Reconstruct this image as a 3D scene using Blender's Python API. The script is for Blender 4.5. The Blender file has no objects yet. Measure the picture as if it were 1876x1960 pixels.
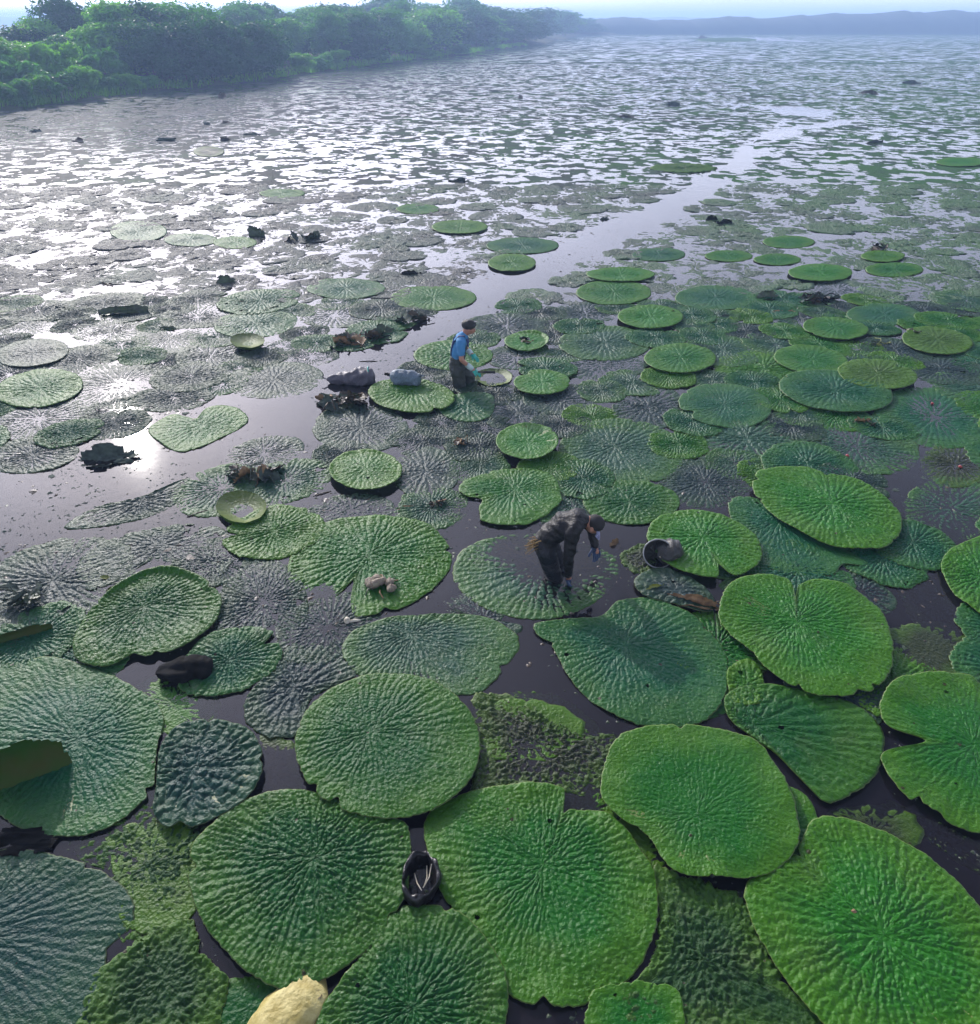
import bpy, math, random
import numpy as np
from mathutils import Vector, Matrix

# ------------------------------------------------------------------ scene, camera, sky, sun
sc = bpy.context.scene
C = sc.collection
HC = 5.4                      # camera height over the water
PITCH = math.radians(34.3)
FPX = 1377.0                  # focal length in units of a 1876 x 1960 view
cam_d = bpy.data.cameras.new('camera'); cam = bpy.data.objects.new('camera', cam_d); C.objects.link(cam)
cam.location = (0, 0, HC); cam.rotation_euler = (math.pi/2 - PITCH, 0, 0)
cam_d.sensor_fit = 'VERTICAL'; cam_d.sensor_height = 24.0; cam_d.sensor_width = 24.0
cam_d.lens = FPX/1960*24.0; cam_d.clip_end = 6000; cam_d.clip_start = 0.1
sc.camera = cam

SUN_EL = math.radians(24.9); SUN_AZ = math.radians(-29.2)      # azimuth from +Y, positive to the right
SUN_V = Vector((math.sin(SUN_AZ)*math.cos(SUN_EL), math.cos(SUN_AZ)*math.cos(SUN_EL), math.sin(SUN_EL)))
sun_d = bpy.data.lights.new('sun', 'SUN'); sun = bpy.data.objects.new('sun', sun_d); C.objects.link(sun)
sun_d.energy = 3.6; sun_d.angle = math.radians(0.6); sun_d.color = (1.0, 0.95, 0.88)
sun.rotation_euler = (-SUN_V).to_track_quat('-Z', 'Y').to_euler()
sun.location = (-30, 40, 60)

world = bpy.data.worlds.new('World'); sc.world = world; world.use_nodes = True
wn = world.node_tree.nodes; wl = world.node_tree.links; wn.clear()
w_out = wn.new('ShaderNodeOutputWorld'); w_bg = wn.new('ShaderNodeBackground')
sky = wn.new('ShaderNodeTexSky'); sky.sky_type = 'NISHITA'; sky.sun_disc = False
sky.sun_elevation = SUN_EL; sky.sun_rotation = SUN_AZ % (2*math.pi)
sky.air_density = 1.0; sky.dust_density = 2.5; sky.ozone_density = 1.5
w_bg.inputs['Strength'].default_value = 0.07
wl.new(sky.outputs[0], w_bg.inputs[0])
# thin veil of cloud lit by the sun: a second background, one smooth lobe round the sun
tc = wn.new('ShaderNodeTexCoord')
dot = wn.new('ShaderNodeVectorMath'); dot.operation = 'DOT_PRODUCT'; dot.inputs[1].default_value = SUN_V
nrm = wn.new('ShaderNodeVectorMath'); nrm.operation = 'NORMALIZE'
wl.new(tc.outputs['Generated'], nrm.inputs[0]); wl.new(nrm.outputs[0], dot.inputs[0])
def wmath(op, a, b=None):
    n = wn.new('ShaderNodeMath'); n.operation = op
    for i, v in enumerate((a, b)):
        if v is None: continue
        if isinstance(v, (int, float)): n.inputs[i].default_value = v
        else: wl.new(v, n.inputs[i])
    return n.outputs[0]
d01 = wmath('MAXIMUM', dot.outputs['Value'], 0.0)
VEIL_WIDE, VEIL_NARROW = 3.7, 0.5
sepz = wn.new('ShaderNodeSeparateXYZ'); wl.new(nrm.outputs[0], sepz.inputs[0])
VEIL_BASE = wmath('ADD', 0.10, wmath('MULTIPLY', 1.5, wmath('POWER', 2.718, wmath('MULTIPLY', -1.0, wmath('POWER', wmath('DIVIDE', wmath('MAXIMUM', sepz.outputs['Z'], 0.0), 0.43), 2.0)))))
lobe = wmath('ADD', wmath('MULTIPLY', wmath('POWER', d01, 7.0), VEIL_WIDE),
             wmath('MULTIPLY', wmath('POWER', d01, 40.0), VEIL_NARROW))
cl = wn.new('ShaderNodeTexNoise'); cl.inputs['Scale'].default_value = 2.6; cl.inputs['Detail'].default_value = 6
cmap = wn.new('ShaderNodeMapping'); cmap.inputs['Scale'].default_value = (1, 1, 2.6)
wl.new(nrm.outputs[0], cmap.inputs[0]); wl.new(cmap.outputs[0], cl.inputs['Vector'])
cfac = wmath('ADD', wmath('MULTIPLY', cl.outputs['Fac'], 0.9), 0.55)
w_bg2 = wn.new('ShaderNodeBackground'); w_bg2.inputs['Color'].default_value = (0.78, 0.79, 1.0, 1)
wl.new(wmath('MULTIPLY', wmath('ADD', lobe, VEIL_BASE), cfac), w_bg2.inputs['Strength'])
w_add = wn.new('ShaderNodeAddShader')
wl.new(w_bg.outputs[0], w_add.inputs[0]); wl.new(w_bg2.outputs[0], w_add.inputs[1]); wl.new(w_add.outputs[0], w_out.inputs[0])

sc.view_settings.view_transform = 'Standard'; sc.view_settings.look = 'None'
sc.view_settings.exposure = 0.1; sc.view_settings.gamma = 1.0; sc.view_settings.use_curve_mapping = False
sc.render.engine = 'CYCLES'
cy = sc.cycles
cy.max_bounces = 5; cy.diffuse_bounces = 2; cy.glossy_bounces = 3; cy.transmission_bounces = 2
cy.transparent_max_bounces = 8; cy.volume_bounces = 1; cy.use_denoising = True; cy.sample_clamp_indirect = 6.0
cy.sample_clamp_direct = 0.0; cy.use_adaptive_sampling = True; cy.adaptive_threshold = 0.02
cy.caustics_reflective = False; cy.caustics_refractive = False

# ------------------------------------------------------------------ helpers
CP, SP = math.cos(PITCH), math.sin(PITCH)
def P(X, Y, z=0.0):
    """point of the height z under pixel X, Y of the 1876 x 1960 view"""
    x = (X-938)/FPX; v = -(Y-980)/FPX
    dx, dy, dz = x, CP+v*SP, -SP+v*CP
    t = (z-HC)/dz
    return np.array((dx*t, dy*t, z))
def to_px(x, y, z=0.0):
    dz = z-HC
    f = y*CP - dz*SP; u = y*SP + dz*CP
    return 938+FPX*x/f, 980-FPX*u/f

def hash2(i, j, s=0):
    i = np.asarray(i, dtype=np.int64); j = np.asarray(j, dtype=np.int64)
    h = (i*374761393 + j*668265263 + int(s)*1442695041) & 0xffffffff
    h = ((h ^ (h >> 13))*1274126177) & 0xffffffff
    h = ((h ^ (h >> 16))*2246822519) & 0xffffffff
    return ((h ^ (h >> 15)) & 0xffffff)/float(0xffffff)
def vnoise(x, y, s=0):
    x = np.asarray(x, float); y = np.asarray(y, float)
    i = np.floor(x).astype(np.int64); j = np.floor(y).astype(np.int64)
    fx = x-i; fy = y-j
    fx = fx*fx*(3-2*fx); fy = fy*fy*(3-2*fy)
    a = hash2(i, j, s); b = hash2(i+1, j, s); c = hash2(i, j+1, s); d = hash2(i+1, j+1, s)
    return (a*(1-fx)+b*fx)*(1-fy)+(c*(1-fx)+d*fx)*fy
def fnoise(x, y, s=0, oct=3):
    t = 0; a = .5; n = 0
    for k in range(oct):
        t = t + a*vnoise(np.asarray(x)*2**k, np.asarray(y)*2**k, s+k*17); n += a; a *= .5
    return t/n*2-1
def sstep(a, b, x):
    t = np.clip((x-a)/(b-a), 0, 1); return t*t*(3-2*t)

def mesh_np(name, verts, quads=None, tris=None, mat=None, attrs=None, smooth=True):
    me = bpy.data.meshes.new(name)
    verts = np.asarray(verts, dtype=np.float32)
    loops = []; starts = []; n = 0
    if quads is not None and len(quads):
        q = np.asarray(quads, dtype=np.int32); loops.append(q.ravel()); starts.append(np.arange(len(q))*4); n += len(q)*4
    if tris is not None and len(tris):
        t = np.asarray(tris, dtype=np.int32); loops.append(t.ravel()); starts.append(np.arange(len(t))*3+n)
    loops = np.concatenate(loops); starts = np.concatenate(starts)
    me.vertices.add(len(verts)); me.vertices.foreach_set('co', verts.ravel())
    me.loops.add(len(loops)); me.loops.foreach_set('vertex_index', loops)
    me.polygons.add(len(starts)); me.polygons.foreach_set('loop_start', starts.astype(np.int32))
    if attrs:
        for k, a in attrs.items():
            at = me.attributes.new(k, 'FLOAT', 'POINT'); at.data.foreach_set('value', np.asarray(a, dtype=np.float32))
    if mat: me.materials.append(mat)
    me.update(calc_edges=True)
    me.polygons.foreach_set('use_smooth', np.full(len(starts), smooth, dtype=bool))
    return me
def link(name, me, parent=None, loc=None):
    o = bpy.data.objects.new(name, me); C.objects.link(o)
    if parent: o.parent = parent
    if loc is not None: o.location = loc
    return o
def tag(o, label, cat, group=None):
    o['label'] = label; o['category'] = cat
    if group: o['group'] = group
    return o
def thing(name, label, cat, loc=(0, 0, 0), rz=0, group=None):
    o = bpy.data.objects.new(name, None); C.objects.link(o)
    o.location = loc; o.rotation_euler = (0, 0, rz)
    return tag(o, label, cat, group)

# ------------------------------------------------------------------ materials
def new_mat(name):
    m = bpy.data.materials.new(name); m.use_nodes = True
    nt = m.node_tree; nt.nodes.clear()
    out = nt.nodes.new('ShaderNodeOutputMaterial')
    return m, nt, out
def N(nt, typ, **kw):
    n = nt.nodes.new(typ)
    for k, v in kw.items(): setattr(n, k, v)
    return n
def setin(nt, sock, v):
    if hasattr(v, 'is_linked') or hasattr(v, 'links'): nt.links.new(v, sock)
    else: sock.default_value = v
def math_n(nt, op, a, b=0.0, clamp=False):
    n = N(nt, 'ShaderNodeMath', operation=op); n.use_clamp = clamp
    setin(nt, n.inputs[0], a); setin(nt, n.inputs[1], b); return n.outputs[0]
def mix_n(nt, fac, a, b, mode='MIX'):
    n = N(nt, 'ShaderNodeMix', data_type='RGBA', blend_type=mode)
    setin(nt, n.inputs['Factor'], fac); setin(nt, n.inputs['A'], a); setin(nt, n.inputs['B'], b)
    return n.outputs['Result']
def noise_n(nt, vec, scale, detail=4, rough=0.55):
    n = N(nt, 'ShaderNodeTexNoise'); n.inputs['Scale'].default_value = scale
    n.inputs['Detail'].default_value = detail; n.inputs['Roughness'].default_value = rough
    nt.links.new(vec, n.inputs['Vector']); return n.outputs['Fac']
def ramp_n(nt, fac, stops):
    n = N(nt, 'ShaderNodeValToRGB'); el = n.color_ramp.elements
    while len(el) < len(stops): el.new(0.5)
    for e, (p, c) in zip(el, stops): e.position = p; e.color = (*c, 1) if len(c) == 3 else c
    setin(nt, n.inputs[0], fac); return n.outputs[0]

def leaf_material(name, bump=0.6, rough=(0.28, 0.52), fine=55.0, mud=0.25, gloss=0.65, gmax=0.065):
    m, nt, out = new_mat(name)
    b = N(nt, 'ShaderNodeBsdfPrincipled')
    oi = N(nt, 'ShaderNodeObjectInfo'); geo = N(nt, 'ShaderNodeNewGeometry')
    at = N(nt, 'ShaderNodeAttribute', attribute_name='rad')
    pos = geo.outputs['Position']
    n1 = noise_n(nt, pos, 2.3, 5); n2 = noise_n(nt, pos, 11, 5); n3 = noise_n(nt, pos, fine, 4)
    base = oi.outputs['Color']
    lime = mix_n(nt, 0.75, base, (0.095, 0.215, 0.006, 1))
    e = math_n(nt, 'MULTIPLY', math_n(nt, 'SUBTRACT', math_n(nt, 'ADD', at.outputs['Fac'], math_n(nt, 'MULTIPLY', n1, 0.9)), 0.92), 2.4, True)
    e = math_n(nt, 'MULTIPLY', e, oi.outputs['Alpha'], True)
    col = mix_n(nt, e, base, lime)
    col = mix_n(nt, math_n(nt, 'MULTIPLY', math_n(nt, 'SUBTRACT', n2, 0.35), 1.6, True), mix_n(nt, 1.0, col, (0.55, 0.66, 0.90, 1), 'MULTIPLY'), col)
    # silt and algae film in blotches
    s = math_n(nt, 'MULTIPLY', math_n(nt, 'SUBTRACT', math_n(nt, 'ADD', n1, math_n(nt, 'MULTIPLY', n3, 0.25)), 0.70), 5.0, True)
    col = mix_n(nt, math_n(nt, 'MULTIPLY', s, mud), col, (0.06, 0.058, 0.04, 1))
    vo = N(nt, 'ShaderNodeTexVoronoi'); vo.inputs['Scale'].default_value = 7.0; nt.links.new(pos, vo.inputs['Vector'])
    sc_v = N(nt, 'ShaderNodeSeparateColor'); nt.links.new(vo.outputs['Color'], sc_v.inputs[0])
    spot = math_n(nt, 'MULTIPLY', math_n(nt, 'LESS_THAN', math_n(nt, 'ADD', vo.outputs['Distance'], math_n(nt, 'MULTIPLY', n3, 0.06)), math_n(nt, 'MULTIPLY', sc_v.outputs[1], 0.17)), math_n(nt, 'LESS_THAN', sc_v.outputs[0], 0.40))
    col = mix_n(nt, math_n(nt, 'MULTIPLY', spot, 0.85), col, (0.030, 0.020, 0.010, 1))
    # thin rim of the leaf turns yellow-brown
    r = math_n(nt, 'MULTIPLY', math_n(nt, 'SUBTRACT', at.outputs['Fac'], 0.985), 60.0, True)
    col = mix_n(nt, math_n(nt, 'MULTIPLY', r, 0.55), col, (0.16, 0.17, 0.05, 1))
    nt.links.new(col, b.inputs['Base Color'])
    ro = math_n(nt, 'ADD', math_n(nt, 'MULTIPLY', n2, rough[1]-rough[0]), rough[0])
    nt.links.new(ro, b.inputs['Roughness'])
    b.inputs['Specular IOR Level'].default_value = 0.30
    bp = N(nt, 'ShaderNodeBump'); bp.inputs['Strength'].default_value = bump; bp.inputs['Distance'].default_value = 0.012
    n4 = noise_n(nt, pos, 36, 2, 0.4)
    nt.links.new(math_n(nt, 'ADD', math_n(nt, 'ADD', n3, math_n(nt, 'MULTIPLY', n2, 0.5)), math_n(nt, 'MULTIPLY', n4, 1.5)), bp.inputs['Height'])
    nt.links.new(bp.outputs[0], b.inputs['Normal'])
    b.inputs['Specular IOR Level'].default_value = 0.0
    dif = N(nt, 'ShaderNodeBsdfDiffuse'); nt.links.new(col, dif.inputs['Color']); nt.links.new(bp.outputs[0], dif.inputs['Normal'])
    tr = N(nt, 'ShaderNodeBsdfTranslucent'); nt.links.new(mix_n(nt, 1.0, col, (1.6, 1.9, 0.7, 1), 'MULTIPLY'), tr.inputs['Color'])
    ms = N(nt, 'ShaderNodeMixShader'); ms.inputs[0].default_value = 0.12
    nt.links.new(dif.outputs[0], ms.inputs[1]); nt.links.new(tr.outputs[0], ms.inputs[2])
    gl = N(nt, 'ShaderNodeBsdfGlossy'); nt.links.new(ro, gl.inputs['Roughness']); nt.links.new(bp.outputs[0], gl.inputs['Normal'])
    fr = N(nt, 'ShaderNodeFresnel'); fr.inputs['IOR'].default_value = 1.42; nt.links.new(bp.outputs[0], fr.inputs['Normal'])
    ms2 = N(nt, 'ShaderNodeMixShader'); nt.links.new(math_n(nt, 'MINIMUM', math_n(nt, 'MULTIPLY', fr.outputs[0], gloss), gmax), ms2.inputs[0])
    nt.links.new(ms.outputs[0], ms2.inputs[1]); nt.links.new(gl.outputs[0], ms2.inputs[2])
    nt.nodes.remove(b); nt.links.new(ms2.outputs[0], out.inputs[0])
    return m
M_LEAF = leaf_material('lily_leaf')
M_MAT = leaf_material('algae', bump=0.9, rough=(0.45, 0.75), fine=38, mud=0.5, gmax=0.06)

def simple_mat(name, col, rough=0.6, var=0.35, scale=14, bump=0.3, dist=0.01, spec=0.5, col2=None, detail=5):
    m, nt, out = new_mat(name); b = N(nt, 'ShaderNodeBsdfPrincipled')
    tcn = N(nt, 'ShaderNodeTexCoord'); v = tcn.outputs['Object']
    n1 = noise_n(nt, v, scale, detail); n2 = noise_n(nt, v, scale*4.3, 4)
    c2 = col2 or tuple(c*(1-var) for c in col)
    c = ramp_n(nt, n1, [(0.32, c2), (0.66, col)])
    nt.links.new(c, b.inputs['Base Color']); b.inputs['Roughness'].default_value = rough
    b.inputs['Specular IOR Level'].default_value = spec
    bp = N(nt, 'ShaderNodeBump'); bp.inputs['Strength'].default_value = bump; bp.inputs['Distance'].default_value = dist
    nt.links.new(math_n(nt, 'ADD', n1, math_n(nt, 'MULTIPLY', n2, 0.5)), bp.inputs['Height']); nt.links.new(bp.outputs[0], b.inputs['Normal'])
    nt.links.new(b.outputs[0], out.inputs[0]); return m
M = dict(
    rot=simple_mat('rotten_leaf', (0.085, 0.060, 0.030), 0.45, col2=(0.018, 0.013, 0.009), bump=0.7),
    rotgreen=simple_mat('decaying_leaf', (0.05, 0.085, 0.03), 0.45, col2=(0.015, 0.022, 0.014), bump=0.7),
    rotgrey=simple_mat('silted_leaf', (0.075, 0.10, 0.08), 0.8, spec=0.12, col2=(0.03, 0.04, 0.035), bump=0.8, scale=9),
    black=simple_mat('sodden_or_shade_black', (0.006, 0.006, 0.006), 0.8, spec=0.08, col2=(0.002, 0.002, 0.002), bump=0.6, scale=12),
    tan=simple_mat('dry_tan_leaf', (0.30, 0.19, 0.09), 0.7, col2=(0.10, 0.05, 0.02), bump=0.6),
    yellow=simple_mat('yellowed_leaf', (0.50, 0.43, 0.17), 0.6, col2=(0.26, 0.20, 0.03), scale=9, bump=0.9, dist=0.02),
    yellowgreen=simple_mat('yellow_green_leaf', (0.22, 0.24, 0.03), 0.5, col2=(0.10, 0.14, 0.02)),
    foldgreen=simple_mat('upturned_leaf_green', (0.022, 0.070, 0.006), 0.6, col2=(0.050, 0.055, 0.012), scale=3.0, bump=0.25, detail=3, spec=0.08),
    white=simple_mat('pale_stalk', (0.65, 0.6, 0.48), 0.6, col2=(0.35, 0.3, 0.2)),
    skin=simple_mat('skin', (0.42, 0.20, 0.13), 0.5, var=0.12, bump=0.05),
    hair=simple_mat('black_hair', (0.012, 0.010, 0.010), 0.6, scale=60, bump=0.8),
    shirt=simple_mat('blue_cotton', (0.06, 0.25, 0.50), 0.8, var=0.25, scale=9, bump=0.35, dist=0.02),
    shirtpale=simple_mat('pale_blue_cotton', (0.55, 0.62, 0.74), 0.85, var=0.15, scale=9, bump=0.3, dist=0.02),
    waders=simple_mat('dark_waders', (0.020, 0.026, 0.020), 0.55, scale=7, bump=0.5, dist=0.03),
    strap=simple_mat('navy_strap', (0.02, 0.045, 0.16), 0.6),
    teal=simple_mat('teal_rubber', (0.02, 0.42, 0.33), 0.35, var=0.2, bump=0.2),
    cuff=simple_mat('pale_glove_cuff', (0.55, 0.68, 0.68), 0.6, var=0.2),
    blueglove=simple_mat('blue_rubber', (0.03, 0.06, 0.13), 0.4),
    leather=simple_mat('black_jacket', (0.010, 0.009, 0.010), 0.50, spec=0.3, scale=8, bump=0.8, dist=0.03),
    trousers=simple_mat('black_wet_trousers', (0.008, 0.009, 0.014), 0.42, spec=0.35, scale=10, bump=0.8, dist=0.03),
    capm=simple_mat('dark_cap', (0.016, 0.013, 0.013), 0.8),
    visor=simple_mat('patterned_visor', (0.42, 0.42, 0.62), 0.6, col2=(0.06, 0.06, 0.14), scale=38),
    straw=simple_mat('straw', (0.34, 0.22, 0.07), 0.7, col2=(0.10, 0.06, 0.02), scale=30),
    steel=simple_mat('dark_steel', (0.03, 0.03, 0.035), 0.35, bump=0.05),
    wood=simple_mat('dark_wood', (0.05, 0.03, 0.02), 0.6),
    hoop=simple_mat('grey_wire', (0.35, 0.36, 0.36), 0.35, bump=0.1),
    bark=simple_mat('bark', (0.07, 0.055, 0.04), 0.9, scale=6),
    bank=simple_mat('bank_soil', (0.05, 0.075, 0.03), 0.9, col2=(0.03, 0.03, 0.02), scale=0.6, bump=0.4, dist=0.2),
    hill=simple_mat('far_wood', (0.022, 0.045, 0.03), 0.95, col2=(0.012, 0.025, 0.02), scale=0.08),
    bed=simple_mat('lake_mud', (0.03, 0.03, 0.018), 0.9, col2=(0.012, 0.016, 0.01), scale=1.3),
    red=simple_mat('red_petal', (0.35, 0.05, 0.05), 0.6),
)
def net_mat(name, col, col2, cell=260):
    m, nt, out = new_mat(name); b = N(nt, 'ShaderNodeBsdfPrincipled')
    tcn = N(nt, 'ShaderNodeTexCoord')
    v = N(nt, 'ShaderNodeTexVoronoi'); v.feature = 'DISTANCE_TO_EDGE'; v.inputs['Scale'].default_value = 75
    nt.links.new(tcn.outputs['Object'], v.inputs['Vector'])
    n1 = noise_n(nt, tcn.outputs['Object'], 9, 5)
    f = math_n(nt, 'LESS_THAN', v.outputs['Distance'], 0.10)
    c = mix_n(nt, f, ramp_n(nt, n1, [(0.35, col2), (0.65, tuple(x*0.6 for x in col))]), (*col, 1))
    nt.links.new(c, b.inputs['Base Color']); b.inputs['Roughness'].default_value = 0.5
    bp = N(nt, 'ShaderNodeBump'); bp.inputs['Strength'].default_value = 0.6; bp.inputs['Distance'].default_value = 0.01
    nt.links.new(math_n(nt, 'ADD', f, n1), bp.inputs['Height']); nt.links.new(bp.outputs[0], b.inputs['Normal'])
    nt.links.new(b.outputs[0], out.inputs[0]); return m
M['net_grey'] = net_mat('grey_netting', (0.13, 0.12, 0.15), (0.03, 0.028, 0.035))
M['net_blue'] = net_mat('blue_grey_netting', (0.17, 0.24, 0.30), (0.05, 0.075, 0.10))
M['net_black'] = net_mat('black_netting', (0.045, 0.045, 0.04), (0.010, 0.010, 0.009))

def water_material():
    m, nt, out = new_mat('murky_water')
    geo = N(nt, 'ShaderNodeNewGeometry'); pos = geo.outputs['Position']
    n1 = noise_n(nt, pos, 1.1, 3); n2 = noise_n(nt, pos, 7.0, 2); n3 = noise_n(nt, pos, 0.35, 4)
    bp = N(nt, 'ShaderNodeBump'); bp.inputs['Distance'].default_value = 0.012
    sx = N(nt, 'ShaderNodeSeparateXYZ'); nt.links.new(pos, sx.inputs[0])
    nt.links.new(math_n(nt, 'ADD', 0.22, math_n(nt, 'MULTIPLY', math_n(nt, 'DIVIDE', math_n(nt, 'SUBTRACT', sx.outputs['Y'], 22.0), 40.0, True), 0.75)), bp.inputs['Strength'])
    nt.links.new(math_n(nt, 'ADD', n1, math_n(nt, 'MULTIPLY', n2, 0.12)), bp.inputs['Height'])
    bp2 = N(nt, 'ShaderNodeBump'); bp2.inputs['Distance'].default_value = 0.10
    w1 = math_n(nt, 'MULTIPLY', math_n(nt, 'DIVIDE', math_n(nt, 'SUBTRACT', sx.outputs['Y'], 25.0), 40.0, True), 0.32)
    w2 = math_n(nt, 'MULTIPLY', math_n(nt, 'DIVIDE', math_n(nt, 'SUBTRACT', sx.outputs['Y'], 42.0), 30.0, True), 0.30)
    nt.links.new(math_n(nt, 'ADD', w1, w2), bp2.inputs['Strength'])
    nt.links.new(noise_n(nt, pos, 2.6, 3), bp2.inputs['Height']); nt.links.new(bp.outputs[0], bp2.inputs['Normal']); bp = bp2
    dif = N(nt, 'ShaderNodeBsdfDiffuse')
    nt.links.new(ramp_n(nt, n3, [(0.35, (0.013, 0.011, 0.018)), (0.65, (0.024, 0.020, 0.026))]), dif.inputs['Color'])
    tr = N(nt, 'ShaderNodeBsdfTransparent'); tr.inputs['Color'].default_value = (0.80, 0.80, 0.72, 1)
    body = N(nt, 'ShaderNodeMixShader'); body.inputs[0].default_value = 0.55
    nt.links.new(tr.outputs[0], body.inputs[1]); nt.links.new(dif.outputs[0], body.inputs[2])
    gl = N(nt, 'ShaderNodeBsdfGlossy'); gl.inputs['Roughness'].default_value = 0.045; gl.inputs['Color'].default_value = (1, 1, 1, 1)
    nt.links.new(bp.outputs[0], gl.inputs['Normal'])
    fr = N(nt, 'ShaderNodeFresnel'); fr.inputs['IOR'].default_value = 1.34; nt.links.new(bp.outputs[0], fr.inputs['Normal'])
    ms = N(nt, 'ShaderNodeMixShader'); nt.links.new(fr.outputs[0], ms.inputs[0])
    nt.links.new(body.outputs[0], ms.inputs[1]); nt.links.new(gl.outputs[0], ms.inputs[2])
    nt.links.new(ms.outputs[0], out.inputs[0]); return m
M['water'] = water_material()

def foliage_mat(name, c1, c2):
    m, nt, out = new_mat(name)
    geo = N(nt, 'ShaderNodeNewGeometry'); oi = N(nt, 'ShaderNodeObjectInfo')
    n1 = noise_n(nt, geo.outputs['Position'], 0.7, 4)
    f = math_n(nt, 'ADD', math_n(nt, 'MULTIPLY', n1, 0.9), math_n(nt, 'MULTIPLY', oi.outputs['Random'], 0.3))
    col = ramp_n(nt, f, [(0.35, c2), (0.85, c1)])
    d = N(nt, 'ShaderNodeBsdfPrincipled'); nt.links.new(col, d.inputs['Base Color']); d.inputs['Roughness'].default_value = 0.5
    t = N(nt, 'ShaderNodeBsdfTranslucent'); nt.links.new(mix_n(nt, 1.0, col, (1.5, 1.7, 0.6, 1), 'MULTIPLY'), t.inputs['Color'])
    ms = N(nt, 'ShaderNodeMixShader'); ms.inputs[0].default_value = 0.45; d.inputs['Specular IOR Level'].default_value = 0.2
    nt.links.new(d.outputs[0], ms.inputs[1]); nt.links.new(t.outputs[0], ms.inputs[2]); nt.links.new(ms.outputs[0], out.inputs[0])
    return m
M['fol_dark'] = foliage_mat('dark_foliage', (0.045, 0.14, 0.045), (0.02, 0.07, 0.03))
M['fol_mid'] = foliage_mat('mid_foliage', (0.10, 0.27, 0.06), (0.04, 0.13, 0.035))
M['fol_light'] = foliage_mat('light_foliage', (0.17, 0.38, 0.06), (0.07, 0.19, 0.035))

# ------------------------------------------------------------------ the setting
def structure(name, me): 
    o = link(name, me); o['kind'] = 'structure'; return o
def sheet(name, x0, x1, y0, y1, z, mat):
    return structure(name, mesh_np(name, [(x0, y0, z), (x1, y0, z), (x1, y1, z), (x0, y1, z)], quads=[(0, 1, 2, 3)], mat=mat))
sheet('lake_bed', -2500, 2500, -40, 3000, -0.40, M['bed'])
sheet('lake_water', -2500, 2500, -40, 3000, 0.0, M['water'])

# the left bank: a strip of ground along the shoreline
SHORE_PX = [(-900, 300), (-300, 242), (0, 211), (150, 191), (300, 173), (480, 155), (600, 138), (750, 119), (900, 101), (1040, 83), (1110, 68), (1146, 67.3), (1184, 66.8)]
SHORE = [P(x, y)[:2] for x, y in SHORE_PX]
def shore_at(s):
    seg = [np.linalg.norm(SHORE[i+1]-SHORE[i]) for i in range(len(SHORE)-1)]
    for i, l in enumerate(seg):
        if s <= l or i == len(seg)-1:
            t = s/l; p = SHORE[i]*(1-t)+SHORE[i+1]*t
            d = (SHORE[i+1]-SHORE[i])/l
            return p, d, np.array((-d[1], d[0]))      # normal away from the lake (to the left)
        s -= l
SHORE_LEN = sum(np.linalg.norm(SHORE[i+1]-SHORE[i]) for i in range(len(SHORE)-1))
vs = []; ns = 160; prof = [(-2.5, -0.5), (0, 0.02), (1.2, 0.35), (4, 0.7), (12, 1.0), (40, 1.2), (300, 1.5)]
for i in range(ns+1):
    s = SHORE_LEN*(i/ns)**2
    p, d, n = shore_at(s)
    for k, (off, h) in enumerate(prof):
        w = 0.8*math.sin(s*0.7)+0.5*math.sin(s*1.9+1)
        q = p+n*(off+(w if 0 < k < 5 else 0)); vs.append((q[0], q[1], h))
m_ = len(prof)
structure('bank', mesh_np('bank', vs, quads=[(i*m_+k, i*m_+k+1, (i+1)*m_+k+1, (i+1)*m_+k) for i in range(ns) for k in range(m_-1)], mat=M['bank']))

# low wooded hills across the far end of the lake
def hill_strip(name, pts, y, depth):
    v = []; n = 700
    xs = np.linspace(pts[0][0], pts[-1][0], n)
    hs = np.interp(xs, [p[0] for p in pts], [p[1] for p in pts]) + 1.3*fnoise(xs*0.03, xs*0, 5, 4)+0.9*fnoise(xs*0.17, xs*0, 6, 3)
    for x, h in zip(xs, hs):
        hh = max(h, 0.3)
        v += [(x, y, -0.3), (x, y+4, hh*0.45), (x, y+depth*0.35, hh), (x, y+depth, hh*0.8), (x, y+depth*1.3, -0.3)]
    q = [(i*5+k, (i+1)*5+k, (i+1)*5+k+1, i*5+k+1) for i in range(n-1) for k in range(4)]
    return structure(name, mesh_np(name, v, quads=q, mat=M['hill']))
hill_strip('hills', [(-50, 5.2), (60, 6), (100, 6.6), (150, 7.2), (200, 9.2), (245, 9.7), (268, 8.8), (284, 5.6), (296, 5.4), (315, 8), (385, 10), (510, 9.6), (900, 8)], 430, 90)
hill_strip('hills', [(-900, 10), (0, 9), (250, 10), (500, 9), (1500, 11)], 1200, 200)

# ------------------------------------------------------------------ air
hz, nt, out = new_mat('haze_air')
pv = N(nt, 'ShaderNodeVolumePrincipled'); pv.inputs['Color'].default_value = (0.45, 0.65, 1.0, 1); pv.inputs['Density'].default_value = 0.0016
pv.inputs['Anisotropy'].default_value = 0.2
nt.links.new(pv.outputs[0], out.inputs['Volume'])
HX, HY0, HY1, HZ0, HZ1 = 2600, -60, 3100, -1.5, 24.0
hv = [(x, y, z) for z in (HZ0, HZ1) for y in (HY0, HY1) for x in (-HX, HX)]
haze = link('haze', mesh_np('haze', hv, quads=[(0, 2, 3, 1), (4, 5, 7, 6), (0, 1, 5, 4), (2, 6, 7, 3), (0, 4, 6, 2), (1, 3, 7, 5)], mat=hz, smooth=False))
haze['kind'] = 'stuff'

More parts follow.
